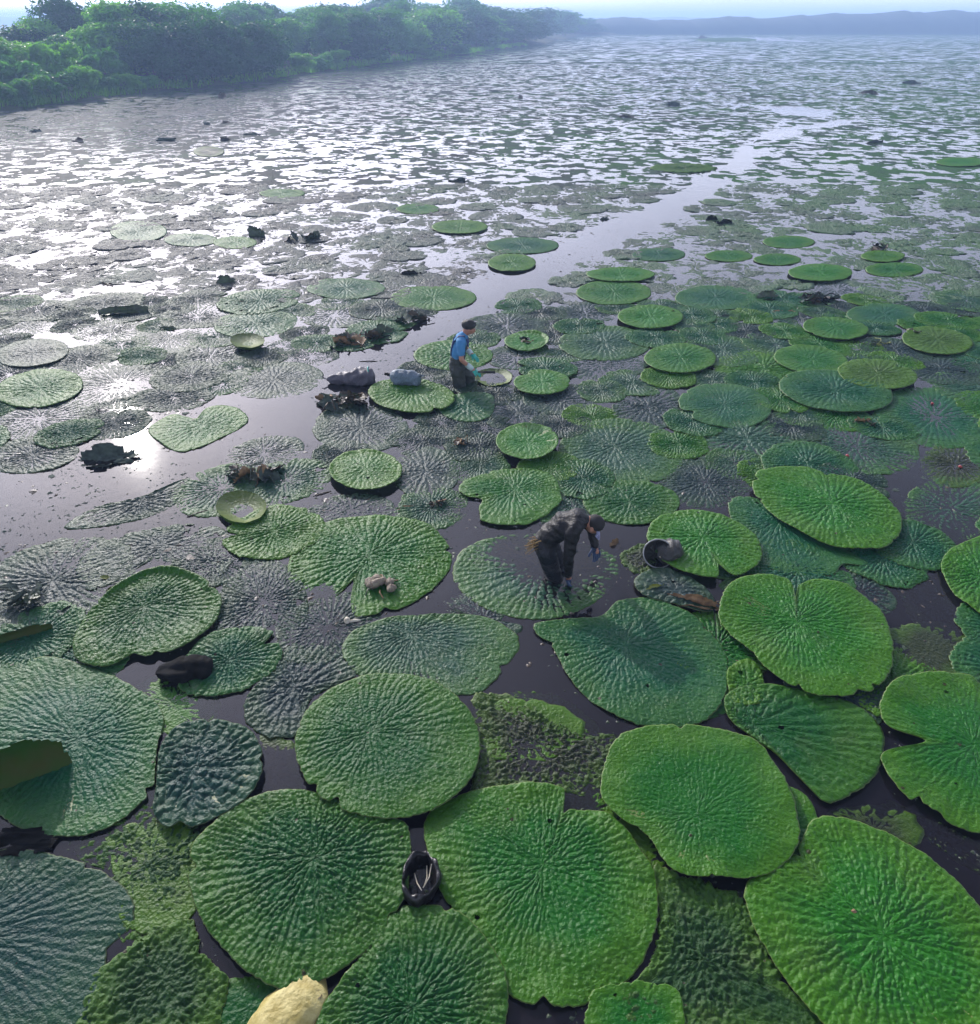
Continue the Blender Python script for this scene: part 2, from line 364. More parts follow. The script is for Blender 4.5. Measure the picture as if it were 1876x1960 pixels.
# ------------------------------------------------------------------ lily pads
def quilt(x, y, seed, w0=0.028, style='quilt'):
    """height 0..1 of the quilted upper side: forked radial veins, pillows between them"""
    wx = x+0.026*fnoise(x*9, y*9, seed, 2)+0.017*fnoise(x*33, y*33, seed+6, 2)
    wy = y+0.026*fnoise(x*9, y*9, seed+5, 2)+0.017*fnoise(x*33, y*33, seed+7, 2)
    if style == 'moss':
        return np.clip(0.5+1.1*fnoise(x*40, y*40, seed, 3), 0, 1.2)*(0.35+0.9*vnoise(x*4, y*4, seed+3))
    r = np.hypot(wx, wy)+1e-6; th = np.arctan2(wy, wx)
    r0 = 0.09*(0.75+0.5*vnoise(th*5, 0*th, seed+21)); N0 = max(8, int(2*math.pi*0.09/w0*0.75))
    L = np.floor(np.log2(np.maximum(r, r0*0.5)/r0)); L = np.maximum(L, -1)
    lev0 = r0*2.0**L
    n = np.round(N0*2.0**L)
    a = (th/(2*math.pi)+0.5)*n
    j = np.floor(a); u = a-j
    jm = np.mod(j, np.maximum(n, 1))
    ln = w0*(1.15+0.6*hash2(jm, L+3, seed))
    v = (r-lev0)/ln+hash2(jm, L+9, seed+1)*3.0
    k = np.floor(v); fv = v-k
    amp = 0.6+0.4*hash2(jm*7+k, L, seed+2)
    pu = 1-np.abs(2*u-1)**2.2
    pv_ = 1-np.abs(2*fv-1)**3.0
    h = pu*(0.10+0.90*pv_)*amp
    h = h*(0.35+0.65*sstep(0.0, 0.12, r))
    return np.clip(h+0.12*fnoise(x*45, y*45, seed+8, 2), 0, 1.3)

def radial_fn(pts, nt):
    """outline radius at nt angles round the origin from a closed outline"""
    pts = np.asarray(pts); nx = np.roll(pts, -1, 0)
    t = np.linspace(0, 1, 24, endpoint=False)[:, None, None]
    # Catmull-Rom so that the outline is round between traced points
    p0 = np.roll(pts, 1, 0); p3 = np.roll(pts, -2, 0)
    c = 0.5*((2*pts)+(-p0+nx)*t+(2*p0-5*pts+4*nx-p3)*t**2+(-p0+3*pts-3*nx+p3)*t**3)
    c = c.transpose(1, 0, 2).reshape(-1, 2)
    a = np.arctan2(c[:, 1], c[:, 0]); r = np.hypot(c[:, 0], c[:, 1]); o = np.argsort(a)
    th = np.linspace(-math.pi, math.pi, nt, endpoint=False)
    return th, np.interp(th, np.r_[a[o]-2*math.pi, a[o], a[o]+2*math.pi], np.r_[r[o], r[o], r[o]])

def pad_mesh(name, th, R, step, seed, amp=0.016, und=0.012, rim=0.0, rimdir=None, w0=0.028, style='quilt', rag=0.012,
             tear=0.0, holes=(), mat=None, edgewave=0.012, bowl=0.0, dip=None, fade=0.0, scallop=0.012):
    nt = len(th)
    R = R*(1+rag*fnoise(np.cos(th)*6+9, np.sin(th)*6, seed+3, 3)+scallop*fnoise(np.cos(th)*28, np.sin(th)*28, seed+4, 2))
    Rm = float(R.mean()); nr = max(5, int(Rm/step))
    rad = (np.arange(1, nr+1)/nr)
    RR = rad[:, None]*R[None, :]
    x = RR*np.cos(th)[None]; y = RR*np.sin(th)[None]
    rd = np.repeat(rad[:, None], nt, 1)
    q = quilt(x, y, seed, w0, style)
    edge = 1-sstep(0.955, 1.0, rd)*0.75
    z = amp*q*edge*(1-fade*sstep(0.5, 1.0, rd))
    z = z+und*fnoise(x*1.6+seed, y*1.6, seed+11, 3)*1.3
    z = z+edgewave*sstep(0.72, 1.0, rd)*fnoise(np.cos(th)[None]*2.6+0*rd, np.sin(th)[None]*2.6+0*rd, seed+13, 3)*1.6
    if rim:
        k = 1.0
        if rimdir is not None: k = sstep(-0.2, 0.8, np.cos(th-rimdir))[None]
        z = z+rim*k*sstep(0.86, 1.0, rd)**1.3
    if bowl: z = z+bowl*(rd**3-0.4)
    for (hx, hy, hr, hd) in (dip or ()):
        z = z-hd*np.exp(-((x-hx)**2+(y-hy)**2)/hr**2)
    th_ = 0.010
    V = np.concatenate([[[0, 0, amp*0.3+und*float(fnoise(0*1.6+seed, 0.0, seed+11, 3))*1.3]],
                        np.stack([x, y, z], -1).reshape(-1, 3),
                        np.stack([x[-1]*0.985, y[-1]*0.985, z[-1]-th_], -1), [[0, 0, -0.02-max(0, -bowl*0.4)]]])
    i = np.arange(nt); i2 = (i+1) % nt
    quads = []
    for k in range(nr-1):
        a = 1+k*nt
        quads.append(np.stack([a+i, a+nt+i, a+nt+i2, a+i2], -1))
    e0 = 1+(nr-1)*nt; e1 = 1+nr*nt
    top = np.concatenate(quads)
    keep = np.ones(len(top), bool)
    if tear > 0 or holes:
        cx = V[top].mean(1); rr = np.repeat((np.arange(nr-1)+1.5)/nr, nt)
        nz = fnoise(cx[:, 0]*5, cx[:, 1]*5, seed+31, 4)*0.5+0.5
        if tear > 0: keep &= ~((nz > 1.02-tear) & (rr > 0.25)) & ~((nz+0.55*(rr-0.6)) > 1.18-tear)
        for (hx, hy, hr) in holes:
            keep &= ~(np.hypot(cx[:, 0]-hx, cx[:, 1]-hy)+0.25*hr*(nz-0.5)*4 < hr)
    skirt = np.stack([e0+i, e1+i, e1+i2, e0+i2], -1)
    kl = keep.reshape(nr-1, nt)[-1]
    tq = np.concatenate([top[keep], skirt[kl]])
    tris = np.stack([np.zeros(nt, int), 1+i, 1+i2], -1)
    if tear <= 0 and not holes:
        bot = np.stack([np.full(nt, e1+nt), e1+i2, e1+i], -1); tris = np.concatenate([tris, bot])
    attr = np.concatenate([[0], rd.ravel(), np.ones(nt), [1]])
    return mesh_np(name, V, quads=tq, tris=tris, mat=mat or M_LEAF, attrs={'rad': attr})

TINT = dict(green=(0.012, 0.142, 0.007, 0.75), bright=(0.026, 0.185, 0.008, 0.75), dark=(0.006, 0.098, 0.010, 0.55), teal=(0.008, 0.108, 0.034, 0.45),
            lime=(0.040, 0.165, 0.006, 1.0), olive=(0.055, 0.130, 0.005, 0.7), grey=(0.030, 0.058, 0.044, 0.25), pale=(0.040, 0.115, 0.052, 0.6),
            deep=(0.006, 0.056, 0.034, 0.2), mud=(0.036, 0.048, 0.014, 0.6), moss=(0.014, 0.068, 0.007, 0.7))
KIND = dict(G=dict(z=0.030, amp=0.018, und=0.018), S=dict(z=-0.0055, amp=0.021, und=0.009, scallop=0.02, rag=0.05),
            H=dict(z=0.000, amp=0.020, und=0.010), F=dict(z=-0.010, amp=0.013, und=0.010, edgewave=0.006), M=dict(z=-0.006, amp=0.030, und=0.014, style='moss', rag=0.12, scallop=0.05))
def ell(cx, cy, a, b, rot=0):
    r = math.radians(rot)
    return [(cx+a*math.cos(t)*math.cos(r)-b*math.sin(t)*math.sin(r), cy+a*math.cos(t)*math.sin(r)+b*math.sin(t)*math.cos(r)) for t in np.linspace(0, 2*math.pi, 20, endpoint=False)]
TAKEN = []          # (x, y, r) of pads already placed
PADS = []
def pad(outline, kind, tint, label, layer=0, navel=None, notch=None, seed=None, step=None, cat='lily pad', name='lily_pad', group=None, dz=0.0, holes=(), flood=(), **kw):
    """one traced pad: outline in view pixels (ellipse of 4 or 5 numbers, or points) laid on its own height over the water"""
    k = dict(KIND[kind]); z = k.pop('z')+layer*0.030+dz; k.update(kw)
    px = ell(*outline) if not isinstance(outline[0], tuple) else outline
    W = np.array([P(x, y, z)[:2] for x, y in px])
    if navel is None:
        c = W.mean(0)
    else: c = P(*navel, z)[:2]
    dist = math.hypot(c[1], HC)
    st = step or max(0.0108, 0.00158*dist); k.setdefault('w0', max(0.026, min(0.050, 0.0034*dist)))
    Rm = np.hypot(*(W-c).T).mean()
    nt = int(min(640, max(72, 2*math.pi*Rm/st*0.85)))
    th, R = radial_fn(W-c, nt)
    for nf in (notch or ()):      # (view x, view y, depth 0..1, width)
        q = P(nf[0], nf[1], z)[:2]-c; a0 = math.atan2(q[1], q[0])
        da = np.angle(np.exp(1j*(th-a0)))
        R = R*(1-nf[2]*np.exp(-(da/nf[3])**2))
    s = seed if seed is not None else len(PADS)*37+5
    rp = random.Random(s); bites = []
    k['amp'] = k['amp']*rp.uniform(0.72, 1.2); k['w0'] = k['w0']*rp.uniform(0.85, 1.3)
    if kind in ('G', 'H') and dist < 16:          # nicked edges and insect holes
        for q_ in range(rp.randint(1, 4)):
            a0 = rp.uniform(-math.pi, math.pi); R = R*(1-rp.uniform(0.025, 0.075)*np.exp(-(np.angle(np.exp(1j*(th-a0)))/rp.uniform(0.02, 0.06))**2))
        if dist < 11:
            for q_ in range(rp.randint(0, 3)):
                a0 = rp.uniform(-math.pi, math.pi); rr_ = Rm*rp.uniform(0.35, 0.88); bites.append((rr_*math.cos(a0), rr_*math.sin(a0), rp.uniform(0.012, 0.026)))
    hl = bites+[(*(P(hx, hy, z)[:2]-c), hr/FPX*dist) for hx, hy, hr in holes]
    dp = [(*(P(hx, hy, z)[:2]-c), hr/FPX*dist, hd) for hx, hy, hr, hd in flood]
    me = pad_mesh(name, th, R, st, s, holes=hl, dip=dp, **{**dict(mat=M_MAT if kind == 'M' else M_LEAF), **k})
    o = link(name, me, loc=(c[0], c[1], z)); o.color = TINT[tint]
    tag(o, label, cat, group)
    TAKEN.append((c[0], c[1], float(Rm))); PADS.append(o)
    return o

# --- foreground
pad([(1560,1568),(1640,1570),(1745,1615),(1820,1670),(1880,1740),(1925,1830),(1935,1920),(1900,2010),(1800,2060),(1690,2040),(1580,1960),(1500,1870),(1450,1790),(1425,1710),(1440,1680),(1520,1630)], 'G', 'bright',
    'huge bright green lily pad filling the bottom right corner', 1, (1690,1790), und=0.02, amp=0.016)
pad([(1155,1470),(1180,1415),(1250,1390),(1350,1388),(1440,1410),(1480,1450),(1515,1520),(1530,1590),(1515,1640),(1460,1675),(1390,1680),(1290,1670),(1240,1600),(1180,1560),(1150,1520)], 'G', 'green',
    'smooth green lily pad with pale lime right edge above the bottom right pad', 2, (1335,1560), amp=0.007, und=0.02, edgewave=0.02)
pad([(815,1560),(900,1515),(1000,1500),(1080,1508),(1095,1548),(1160,1555),(1215,1610),(1255,1680),(1258,1760),(1230,1840),(1170,1900),(1100,1925),(1020,1925),(960,1890),(900,1800),(850,1720),(820,1640)], 'G', 'green',
    'large green lily pad at bottom centre with lime right side, beside the black bag', 0, (1040,1655), notch=[(1090,1525,0.22,0.06)], edgewave=0.03)
pad([(400,1580),(470,1530),(560,1510),(650,1530),(720,1560),(780,1580),(785,1680),(770,1730),(720,1800),(650,1860),(580,1895),(520,1890),(450,1840),(390,1770),(362,1690),(365,1620)], 'G', 'dark',
    'large dark green deeply quilted lily pad left of the black bag', 1, (600,1645), amp=0.02)
pad([(740,1745),(790,1730),(850,1735),(910,1770),(955,1830),(972,1900),(960,1990),(900,2050),(760,2080),(650,2060),(600,2000),(620,1920),(680,1840)], 'G', 'dark',
    'green lily pad with lime top edge at the bottom, in front of the black bag', 1, (790,1925), dz=0.004, edgewave=0.03)
pad((743,1428,178,140,0), 'G', 'dark', 'round green lily pad with a lime right side, left of the brown algae', 2, (708,1400), amp=0.017, notch=[(640,1545,0.06,0.05)], und=0.015)
pad([(0,1272),(90,1257),(170,1275),(250,1310),(310,1360),(300,1440),(290,1510),(230,1570),(150,1600),(70,1595),(0,1560),(-60,1500),(-80,1400),(-50,1310)], 'G', 'teal',
    'large teal green lily pad at the left edge under an upturned olive leaf', 0, (150,1415), amp=0.015, und=0.02)
pad([(320,1410),(350,1385),(420,1378),(480,1400),(503,1450),(490,1510),(430,1560),(340,1590),(295,1560),(300,1500),(305,1440)], 'H', 'deep',
    'small dark slate lily pad with folded radial ribs right of the teal pad', 0, (370,1468), amp=0.028, w0=0.050, bowl=0.02, dz=0.05, notch=[(345,1580,0.12,0.1)])
pad([(1020,1200),(1080,1185),(1150,1178),(1185,1150),(1250,1145),(1330,1180),(1380,1230),(1395,1290),(1380,1350),(1340,1385),(1270,1392),(1200,1380),(1130,1340),(1085,1290),(1062,1245)], 'G', 'teal',
    'large teal green lily pad below the bending man, torn at its left corner', 0, (1195,1235), amp=0.015, dz=-0.012, und=0.016)
pad([(1375,1170),(1395,1120),(1440,1100),(1500,1105),(1525,1118),(1560,1108),(1620,1120),(1680,1160),(1705,1210),(1708,1270),(1680,1315),(1620,1332),(1550,1325),(1480,1290),(1430,1240),(1390,1205)], 'G', 'bright',
    'big bright green lily pad with a slit in its far edge, by the curled leaf', 2, (1525,1190), notch=[(1522,1120,0.35,0.035)], amp=0.02)
pad([(655,1250),(680,1205),(750,1182),(850,1175),(930,1182),(985,1212),(993,1240),(960,1290),(905,1330),(800,1320),(700,1300)], 'H', 'pale',
    'half drowned grey lily pad turning lime on its right, beyond the round green pad', 0, (785,1215), dz=0.004)
pad([(1390,1330),(1450,1310),(1530,1320),(1640,1350),(1690,1400),(1688,1460),(1650,1510),(1585,1538),(1540,1500),(1480,1440),(1400,1380)], 'G', 'dark',
    'dark green lily pad wedged below the bright slit pad', 0, (1440,1385), amp=0.022, w0=0.045)
pad([(1685,1345),(1720,1298),(1800,1287),(1880,1300),(1960,1400),(1960,1550),(1900,1590),(1850,1585),(1780,1555),(1760,1525),(1740,1530),(1700,1480),(1690,1440),(1770,1420),(1700,1390)], 'G', 'green',
    'green lily pad at the right edge, torn at left with a lime corner', 1, (1865,1425), amp=0.012, edgewave=0.03)
pad((1500,1595,68,92,0), 'G', 'green', 'narrow strip of green lily pad between two large pads at right', 0, dz=-0.01, amp=0.008)
pad([(1392,1285),(1430,1262),(1458,1285),(1460,1340),(1430,1352),(1402,1340)], 'G', 'lime', 'small torn lime green pad piece left of the big slit pad', 0, dz=-0.004)
pad([(905,1345),(960,1330),(1020,1355),(1090,1395),(1185,1410),(1180,1480),(1140,1520),(1070,1515),(980,1510),(900,1520),(915,1440)], 'M', 'mud',
    'brown green bubbly algae mat in the gap right of the round green pad', 0, cat='algae', name='algae_mat', dz=0.002)
pad([(-20,1635),(120,1640),(230,1690),(255,1760),(205,1830),(195,1970),(0,1990),(-100,1800)], 'H', 'deep',
    'large sunken blue green lily pad in the bottom left corner', 0, (-60,1790), dz=0.012, amp=0.014, und=0.010, w0=0.04)
pad([(205,1600),(290,1575),(365,1585),(380,1690),(365,1760),(250,1790),(225,1700)], 'F', 'olive', 'smooth olive green drowned pad between the dark quilted pad and bottom left', 0, amp=0.004, w0=0.05, dz=0.013, und=0.008, rag=.1)
pad([(165,1905),(255,1800),(360,1765),(390,1830),(435,1870),(400,1990),(180,2000)], 'M', 'moss', 'dark mossy leaf mat at bottom left beside the sunken blue green pad', 0, cat='algae', name='algae_mat', dz=0.016)
pad([(1255,1665),(1340,1690),(1430,1730),(1480,1850),(1560,1930),(1600,2000),(1150,2020),(1130,1950),(1230,1860),(1262,1760)], 'M', 'moss',
    'wide mossy dark green mat at the bottom between two huge pads', 0, cat='algae', name='algae_mat', dz=0.014)
pad([(1125,1915),(1200,1880),(1290,1890),(1310,1950),(1290,2030),(1150,2040)], 'G', 'green', 'smooth green pad at the bottom edge on the mossy mat', 0, amp=0.005, dz=-0.004, rag=.08)
pad([(1700,1530),(1760,1560),(1850,1600),(1920,1640),(1930,1700),(1850,1660),(1760,1600),(1690,1560)], 'M', 'mud', 'brown sunken weed behind the huge bottom right pad', 0, cat='algae', name='algae_mat', dz=-0.014)
for i, (e, l) in enumerate([((1110,1560,70,60),'drowned green leaf under water behind the large bottom centre pad'), ((520,1480,60,80),'drowned leaf under water between the slate pad and the round pad'),
        ((330,1350,95,60),'drowned green leaf under water beyond the slate pad'), ((1000,1400,120,60),'drowned leaf under water left of the open gap'), ((1660,1600,110,60),'drowned dark leaf behind the huge bottom right pad'),
        ((480,1930,120,60),'drowned leaf under water beside the yellow leaf'), ((1330,1340,90,40),'drowned leaf under the torn teal pad'), ((1780,1250,110,60),'drowned weed leaf right of the big slit pad'),
        ((1180,1640,90,120),'drowned leaf under water at the edge of the smooth pad'), ((330,1560,130,60),'drowned green leaf under water above the olive drowned pad')]):
    pad(e, 'F', ['lime', 'mud', 'lime', 'olive', 'mud', 'dark', 'teal', 'mud', 'olive', 'lime'][i], l, 0, dz=0.006, amp=0.010, und=0.014, rag=.12, step=0.03)
pad([(180,1570),(300,1540),(420,1560),(400,1640),(390,1760),(300,1800),(215,1780),(225,1690),(150,1640)], 'M', 'moss', 'dark green algae film under the olive drowned pad at bottom left', 0, cat='algae', name='algae_mat', dz=-0.006, amp=0.022)
pad([(960,1330),(1060,1330),(1150,1390),(1120,1420),(1000,1390)], 'M', 'olive', 'thin yellow green algae film on the open gap below the bending man', 0, cat='algae', name='algae_mat', dz=-0.012, amp=0.02)
# --- around the bending man
pad([(552,1075),(580,1020),(650,992),(740,988),(820,1005),(860,1045),(862,1085),(825,1130),(765,1165),(700,1180),(650,1178),(600,1160),(556,1115)], 'G', 'green',
    'large green lily pad left of the bending man with a heap of fruit on it', 0, (705,1062), notch=[(640,1172,0.55,0.13)], flood=[(610,1160,60,0.04)], dz=-0.012, amp=0.018)
pad([(868,1110),(880,1058),(930,1032),(1020,1020),(1120,1040),(1175,1065),(1186,1100),(1150,1145),(1080,1180),(1000,1185),(920,1160)], 'F', 'pale',
    'wide flooded lily pad the bending man stands in, lime at its near edge', 0, (1040,1085), amp=0.018, w0=0.05, flood=[(1065,1075,62,0.030),(990,1045,60,0.020),(1110,1060,45,0.016)], dz=0.010, und=0.005)
pad([(140,1250),(160,1185),(230,1122),(300,1093),(370,1100),(418,1135),(421,1170),(392,1210),(335,1245),(285,1256),(240,1268),(180,1275)], 'G', 'dark',
    'dark green lily pad with a raised far rim behind the black sack', 1, (275,1160), rim=0.05, rimdir=1.6, amp=0.02, notch=[(250,1262,0.12,0.12)])
pad([(150,1075),(215,1032),(300,1010),(400,1005),(458,1040),(442,1085),(390,1115),(350,1085),(290,1075),(230,1110),(165,1130)], 'S', 'grey',
    'torn grey green lily pad floating beyond the dark rimmed pad', 0, (310,1045), dz=0.004, tear=0.25)
pad([(130,1012),(180,972),(270,952),(365,915),(340,965),(250,1000)], 'S', 'grey', 'torn half of a grey lily pad lying in open water at left', 0, (270,962), tear=0.2, dz=0.003)
pad([(877,940),(900,915),(980,895),(1050,905),(1076,945),(1060,975),(1000,1005),(930,1002),(912,972)], 'G', 'green', 'green lily pad with a ragged left side just behind the bending man', 0, (985,935), tear=0.12, rag=0.05, notch=[(890,965,0.25,0.2)])
pad([(1115,955),(1140,925),(1230,922),(1295,945),(1290,985),(1220,1005),(1140,990)], 'H', 'dark', 'dark green lily pad beyond the bending man\'s cap', 0, dz=0.01)
pad((1349,1040,112,62,12), 'G', 'bright', 'bright green lily pad with a cleft near edge beside the black keep net', 2, (1345,1030), notch=[(1388,1100,0.3,0.08)])
pad([(1440,930),(1455,900),(1530,893),(1580,905),(1650,920),(1715,970),(1726,1010),(1700,1045),(1650,1052),(1580,1040),(1500,1000),(1460,965)], 'G', 'bright', 'broad bright green lily pad at right with a teal near edge over a grey pad', 2, (1592,965), notch=[(1580,900,0.1,0.05)])
pad([(1395,960),(1460,958),(1560,1020),(1662,1078),(1612,1082),(1590,1101),(1500,1098),(1425,1050)], 'H', 'teal', 'grey teal lily pad tucked under the broad bright pad at right', 0, (1490,1000), dz=0.012)
pad([(1560,1100),(1640,1095),(1710,1140),(1700,1175),(1620,1160)], 'S', 'grey', 'dark grey pad remnant between two bright green pads at right', 0)
pad((1190,867,122,65,3), 'H', 'pale', 'large silvery pale green lily pad beyond the bending man, smooth rim', 0, (1175,855), dz=0.003, amp=0.019)
pad((1009,845,60,34,0), 'G', 'bright', 'small bright green lily pad with a brown raised near edge', 1, rim=0.012, dz=0.04, amp=0.016)
pad((700,900,70,39,0), 'G', 'lime', 'small yellow green lily pad with a pale scrap on it', 1, rim=0.015, dz=0.01)
pad((465,982,48,30,0), 'G', 'olive', 'small dark olive bowl shaped lily pad holding water', 0, rim=0.11, dz=-0.062, amp=0.006, und=0.004, rag=.03)
pad((815,905,65,50,0), 'S', 'grey', 'drowned grey lily pad right of the pad with the pale scrap', 0)
pad((690,820,92,48,0), 'H', 'grey', 'dark grey green lily pad in front of the brown leaf heap', 0, tear=0.1)
pad((788,757,84,33,4), 'G', 'lime', 'yellow green lily pad under the blue grey net sack', 1, (790,745), notch=[(835,785,0.12,0.06)])
pad([(840,765),(890,752),(943,757),(940,795),(900,808),(850,795)], 'H', 'teal', 'torn dark pad right in front of the standing man', 0, dz=0.015, tear=0.12)
pad((868,680,76,29,0), 'H', 'green', 'green lily pad directly behind the standing man', 0, dz=0.01)
pad((945,726,36,17,0), 'G', 'dark', 'small cut bowl shaped pad at the tip of the knife', 0, rim=0.05, dz=-0.050, amp=0.006, und=0.004, rag=.06)
pad((1037,731,54,24,0), 'G', 'bright', 'bright green lily pad with a brown right corner near the knife', 1, dz=0.03, notch=[(1000,712,0.2,0.2)])
pad((1008,653,43,18,0), 'G', 'bright', 'small torn green lily pad with a pink rotten middle', 1, tear=0.16, rim=0.05, rimdir=0.3, holes=[(1005,648,10)])
pad((1158,657,90,34,0), 'H', 'pale', 'broad pale green lily pad right of the torn one', 0, dz=0.006)
pad((1302,686,69,29,0), 'G', 'green', 'green lily pad lying right of the broad pale pad', 1)
pad((1245,606,63,23,0), 'G', 'bright', 'bright green lily pad in the middle distance above the broad pale pad', 1)
pad((1388,776,90,42,5), 'G', 'teal', 'teal green lily pad with a torn left tip', 0, notch=[(1305,795,0.2,0.12)], flood=[(1420,812,30,0.05)])
pad((1600,748,110,39,7), 'G', 'teal', 'long teal lily pad overlapping two others at right', 1)
pad((1553,688,72,27,6), 'G', 'green', 'green lily pad behind the long teal pad', 0, dz=0.008)
pad((1680,715,77,28,6), 'G', 'olive', 'olive green lily pad with a nicked right edge on the long teal pad', 2, notch=[(1742,695,0.3,0.12)])
pad((1600,628,63,21,5), 'G', 'green', 'green lily pad in front of the yellow pad scrap at right', 1)
pad((1795,651,68,26,6), 'G', 'olive', 'olive lily pad with brown rot beside a lump of weed at far right', 1)
for (e, k, t, l) in [
    ((1430,842,112,42,5),'S','pale','drowned pale lily pad in front of the teal pad with torn tip'),
    ((1640,858,122,52,8),'S','pale','drowned pale lily pad in front of the long teal pad'),
    ((1790,800,118,58,8),'H','teal','ribbed grey teal lily pad at the right edge below the olive pads'),
    ((1350,925,92,50,0),'S','grey','drowned grey lily pad right of the silvery pale pad'),
    ((1240,780,70,48,0),'S','grey','dark grey drowned pad left of the teal pad with torn tip'),
    ((1820,975,92,62,0),'S','pale','drowned pale pad at the right edge above the half cut green pad'),
    ((1150,700,90,30,0),'S','grey','drowned grey pad beside the broad pale pad'),
    ((1075,765,75,30,0),'S','grey','drowned grey pad in front of the pad with brown corner'),
    ((990,790,70,38,0),'S','grey','drowned grey pad left of the brown edged small pad'),
    ((990,685,60,24,0),'S','grey','drowned grey pad right behind the knife'),
    ((970,625,85,26,0),'S','grey','grey drowned pad right of the standing man\'s head'),
    ((525,728,96,35,-4),'H','grey','grey green lily pad left of the dark net sack'),
    ((490,620,81,27,-4),'H','teal','green lily pad behind the small yellow saucer pad'),
    ((75,743,84,36,-7),'G','green','green lily pad at the left edge with a sharp dark rim'),
    ((62,675,70,27,-6),'G','grey','grey lily pad at the left edge with raised far rim'),
    ((230,737,108,46,-9),'S','grey','finely veined silver lily pad at left'),
    ((55,625,80,22,-3),'S','grey','silver drowned pad high at the left edge'),
    ((212,634,78,23,-3),'S','grey','silver drowned pad left of the black pointed stalks'),
    ((325,648,72,30,-3),'S','grey','silver drowned pad with a dark leaf tip on it'),
    ((405,682,72,34,-8),'S','grey','silver drowned pad left of the small yellow saucer pad'),
    ((75,803,112,42,-6),'S','grey','ragged silver pad under the green pad at left edge'),
    ((60,872,92,34,-6),'H','grey','sunken teal grey pad at left beside the sun glint'),
    ((672,978,84,32,-5),'S','grey','drowned grey pad beyond the pad with the fruit heap'),
    ((505,870,80,34,-12),'S','grey','torn grey pad behind the brown heap at left'),
    ((640,605,70,24,0),'S','grey','grey drowned pad left of the brown debris bank'),
    ((1600,555,70,20,3),'S','grey','grey drowned pad near the dark spiky tuft'),
    ((1120,600,65,22,0),'S','grey','dark grey drowned pad right of the channel'),
    ((1830,890,70,45,0),'S','mud','brownish drowned pad with red specks at right edge')]:
    pad(e, k, t, l, 0, seed=len(PADS)*37+5, tear=0.10 if k == 'S' else 0.0)
PADS[-15].location.z += 0.0
pad((475,658,33,14,0), 'G', 'olive', 'small yellow green saucer pad with upturned rim at left', 1, rim=0.07, dz=0.01, amp=0.006, rag=.03)
pad([(285,820),(330,792),(370,797),(400,778),(450,780),(475,805),(430,835),(350,865),(300,842)], 'H', 'green', 'butterfly shaped green lily pad right of the sun glint', 0, (385,815), dz=0.008, notch=[(372,790,0.25,0.25)])
pad([(1802,1075),(1840,1040),(1920,1022),(1970,1100),(1940,1210),(1870,1170),(1822,1130)], 'G', 'bright', 'half cut bright green lily pad at the right edge', 1)
pad([(1715,1105),(1760,1080),(1800,1130),(1850,1190),(1880,1240),(1800,1240),(1740,1180)], 'M', 'mud', 'yellow brown sunken weed left of the half cut pad at the right edge', 0, cat='algae', name='algae_mat', dz=-0.020)
pad([(465,1350),(500,1300),(560,1232),(640,1240),(685,1290),(600,1335),(565,1410),(490,1402)], 'S', 'grey', 'dull grey wrinkled pad behind the round green pad', 0, dz=0.006, w0=0.03, amp=.02, tear=.1)
pad([(405,1180),(440,1100),(500,1060),(560,1090),(590,1150),(580,1200),(520,1250),(440,1240)], 'S', 'grey', 'dull grey shrivelled pad right of the dark rimmed pad', 0, dz=0.002, tear=0.24)
pad([(870,1180),(960,1190),(1000,1200),(980,1215),(900,1180),(840,1150)], 'S', 'grey', 'grey scraps of pad between two large pads left of centre', 0, tear=.3)
pad([(1215,1110),(1260,1085),(1330,1110),(1370,1150),(1355,1172),(1300,1160),(1230,1140)], 'H', 'grey', 'withered grey pad with a curled brown edge below the keep net', 0, dz=0.02, und=0.03, w0=.045)
pad([(1190,1060),(1240,1040),(1260,1075),(1225,1100),(1195,1085)], 'M', 'mud', 'small clump of weed left of the keep net', 0, cat='algae', name='algae_mat')
for (e, t, l) in [
    ((830,570,82,24),'green','green lily pad just left of the channel beyond the standing man'),
    ((662,552,76,20),'teal','blue green lily pad left of the black lump'),
    ((880,434,54,13),'lime','yellow green lily pad in the far glare left of the channel'),
    ((980,503,46,17),'lime','yellow green lily pad on the left bank of the channel'),
    ((1188,525,66,14),'bright','bright green lily pad with a sharp rim right of the channel'),
    ((1175,560,72,24),'green','green lily pad with a fold right of the channel bend'),
    ((1370,570,78,24),'teal','wide teal lily pad left of the dark curled leaf'),
    ((1510,463,50,12),'green','green lily pad with upturned right rim far right'),
    ((1488,497,46,11),'green','green lily pad in front of the one with upturned rim'),
    ((1395,490,46,11),'green','green lily pad beside a patch of open water'),
    ((1260,487,52,13),'teal','teal lily pad right of the channel in the distance'),
    ((1570,522,62,17),'bright','bright green lily pad behind the dark spiky tuft'),
    ((1690,490,42,11),'lime','yellow green pad in front of a dark lump far right'),
    ((1712,516,56,14),'green','green lily pad below the dark lump far right'),
    ((1692,602,72,21),'teal','teal lily pad above the olive pad at right'),
    ((265,443,55,20),'teal','blue green lily pad in the white glare far left'),
    ((365,459,52,13),'teal','blue green pad with a dark right rim in the far glare'),
    ((450,464,42,12),'green','green pad right of the dark rimmed pad in the far glare'),
    ((540,370,44,9),'green','small green pad high in the glare'),
    ((1000,470,70,16),'teal','teal pad left of the channel in the distance'),
    ((800,400,42,10),'green','small green pad with a dark top in the far glare'),
    ((1840,310,48,9),'bright','bright green pad far away at the right edge'),
    ((400,290,30,10),'mud','brownish green pad far away in the glare at left')]:
    pad(e, 'G' if t in ('bright','lime') else 'H', t, l, 0, dz=0.012)
print('traced pads', len(PADS))

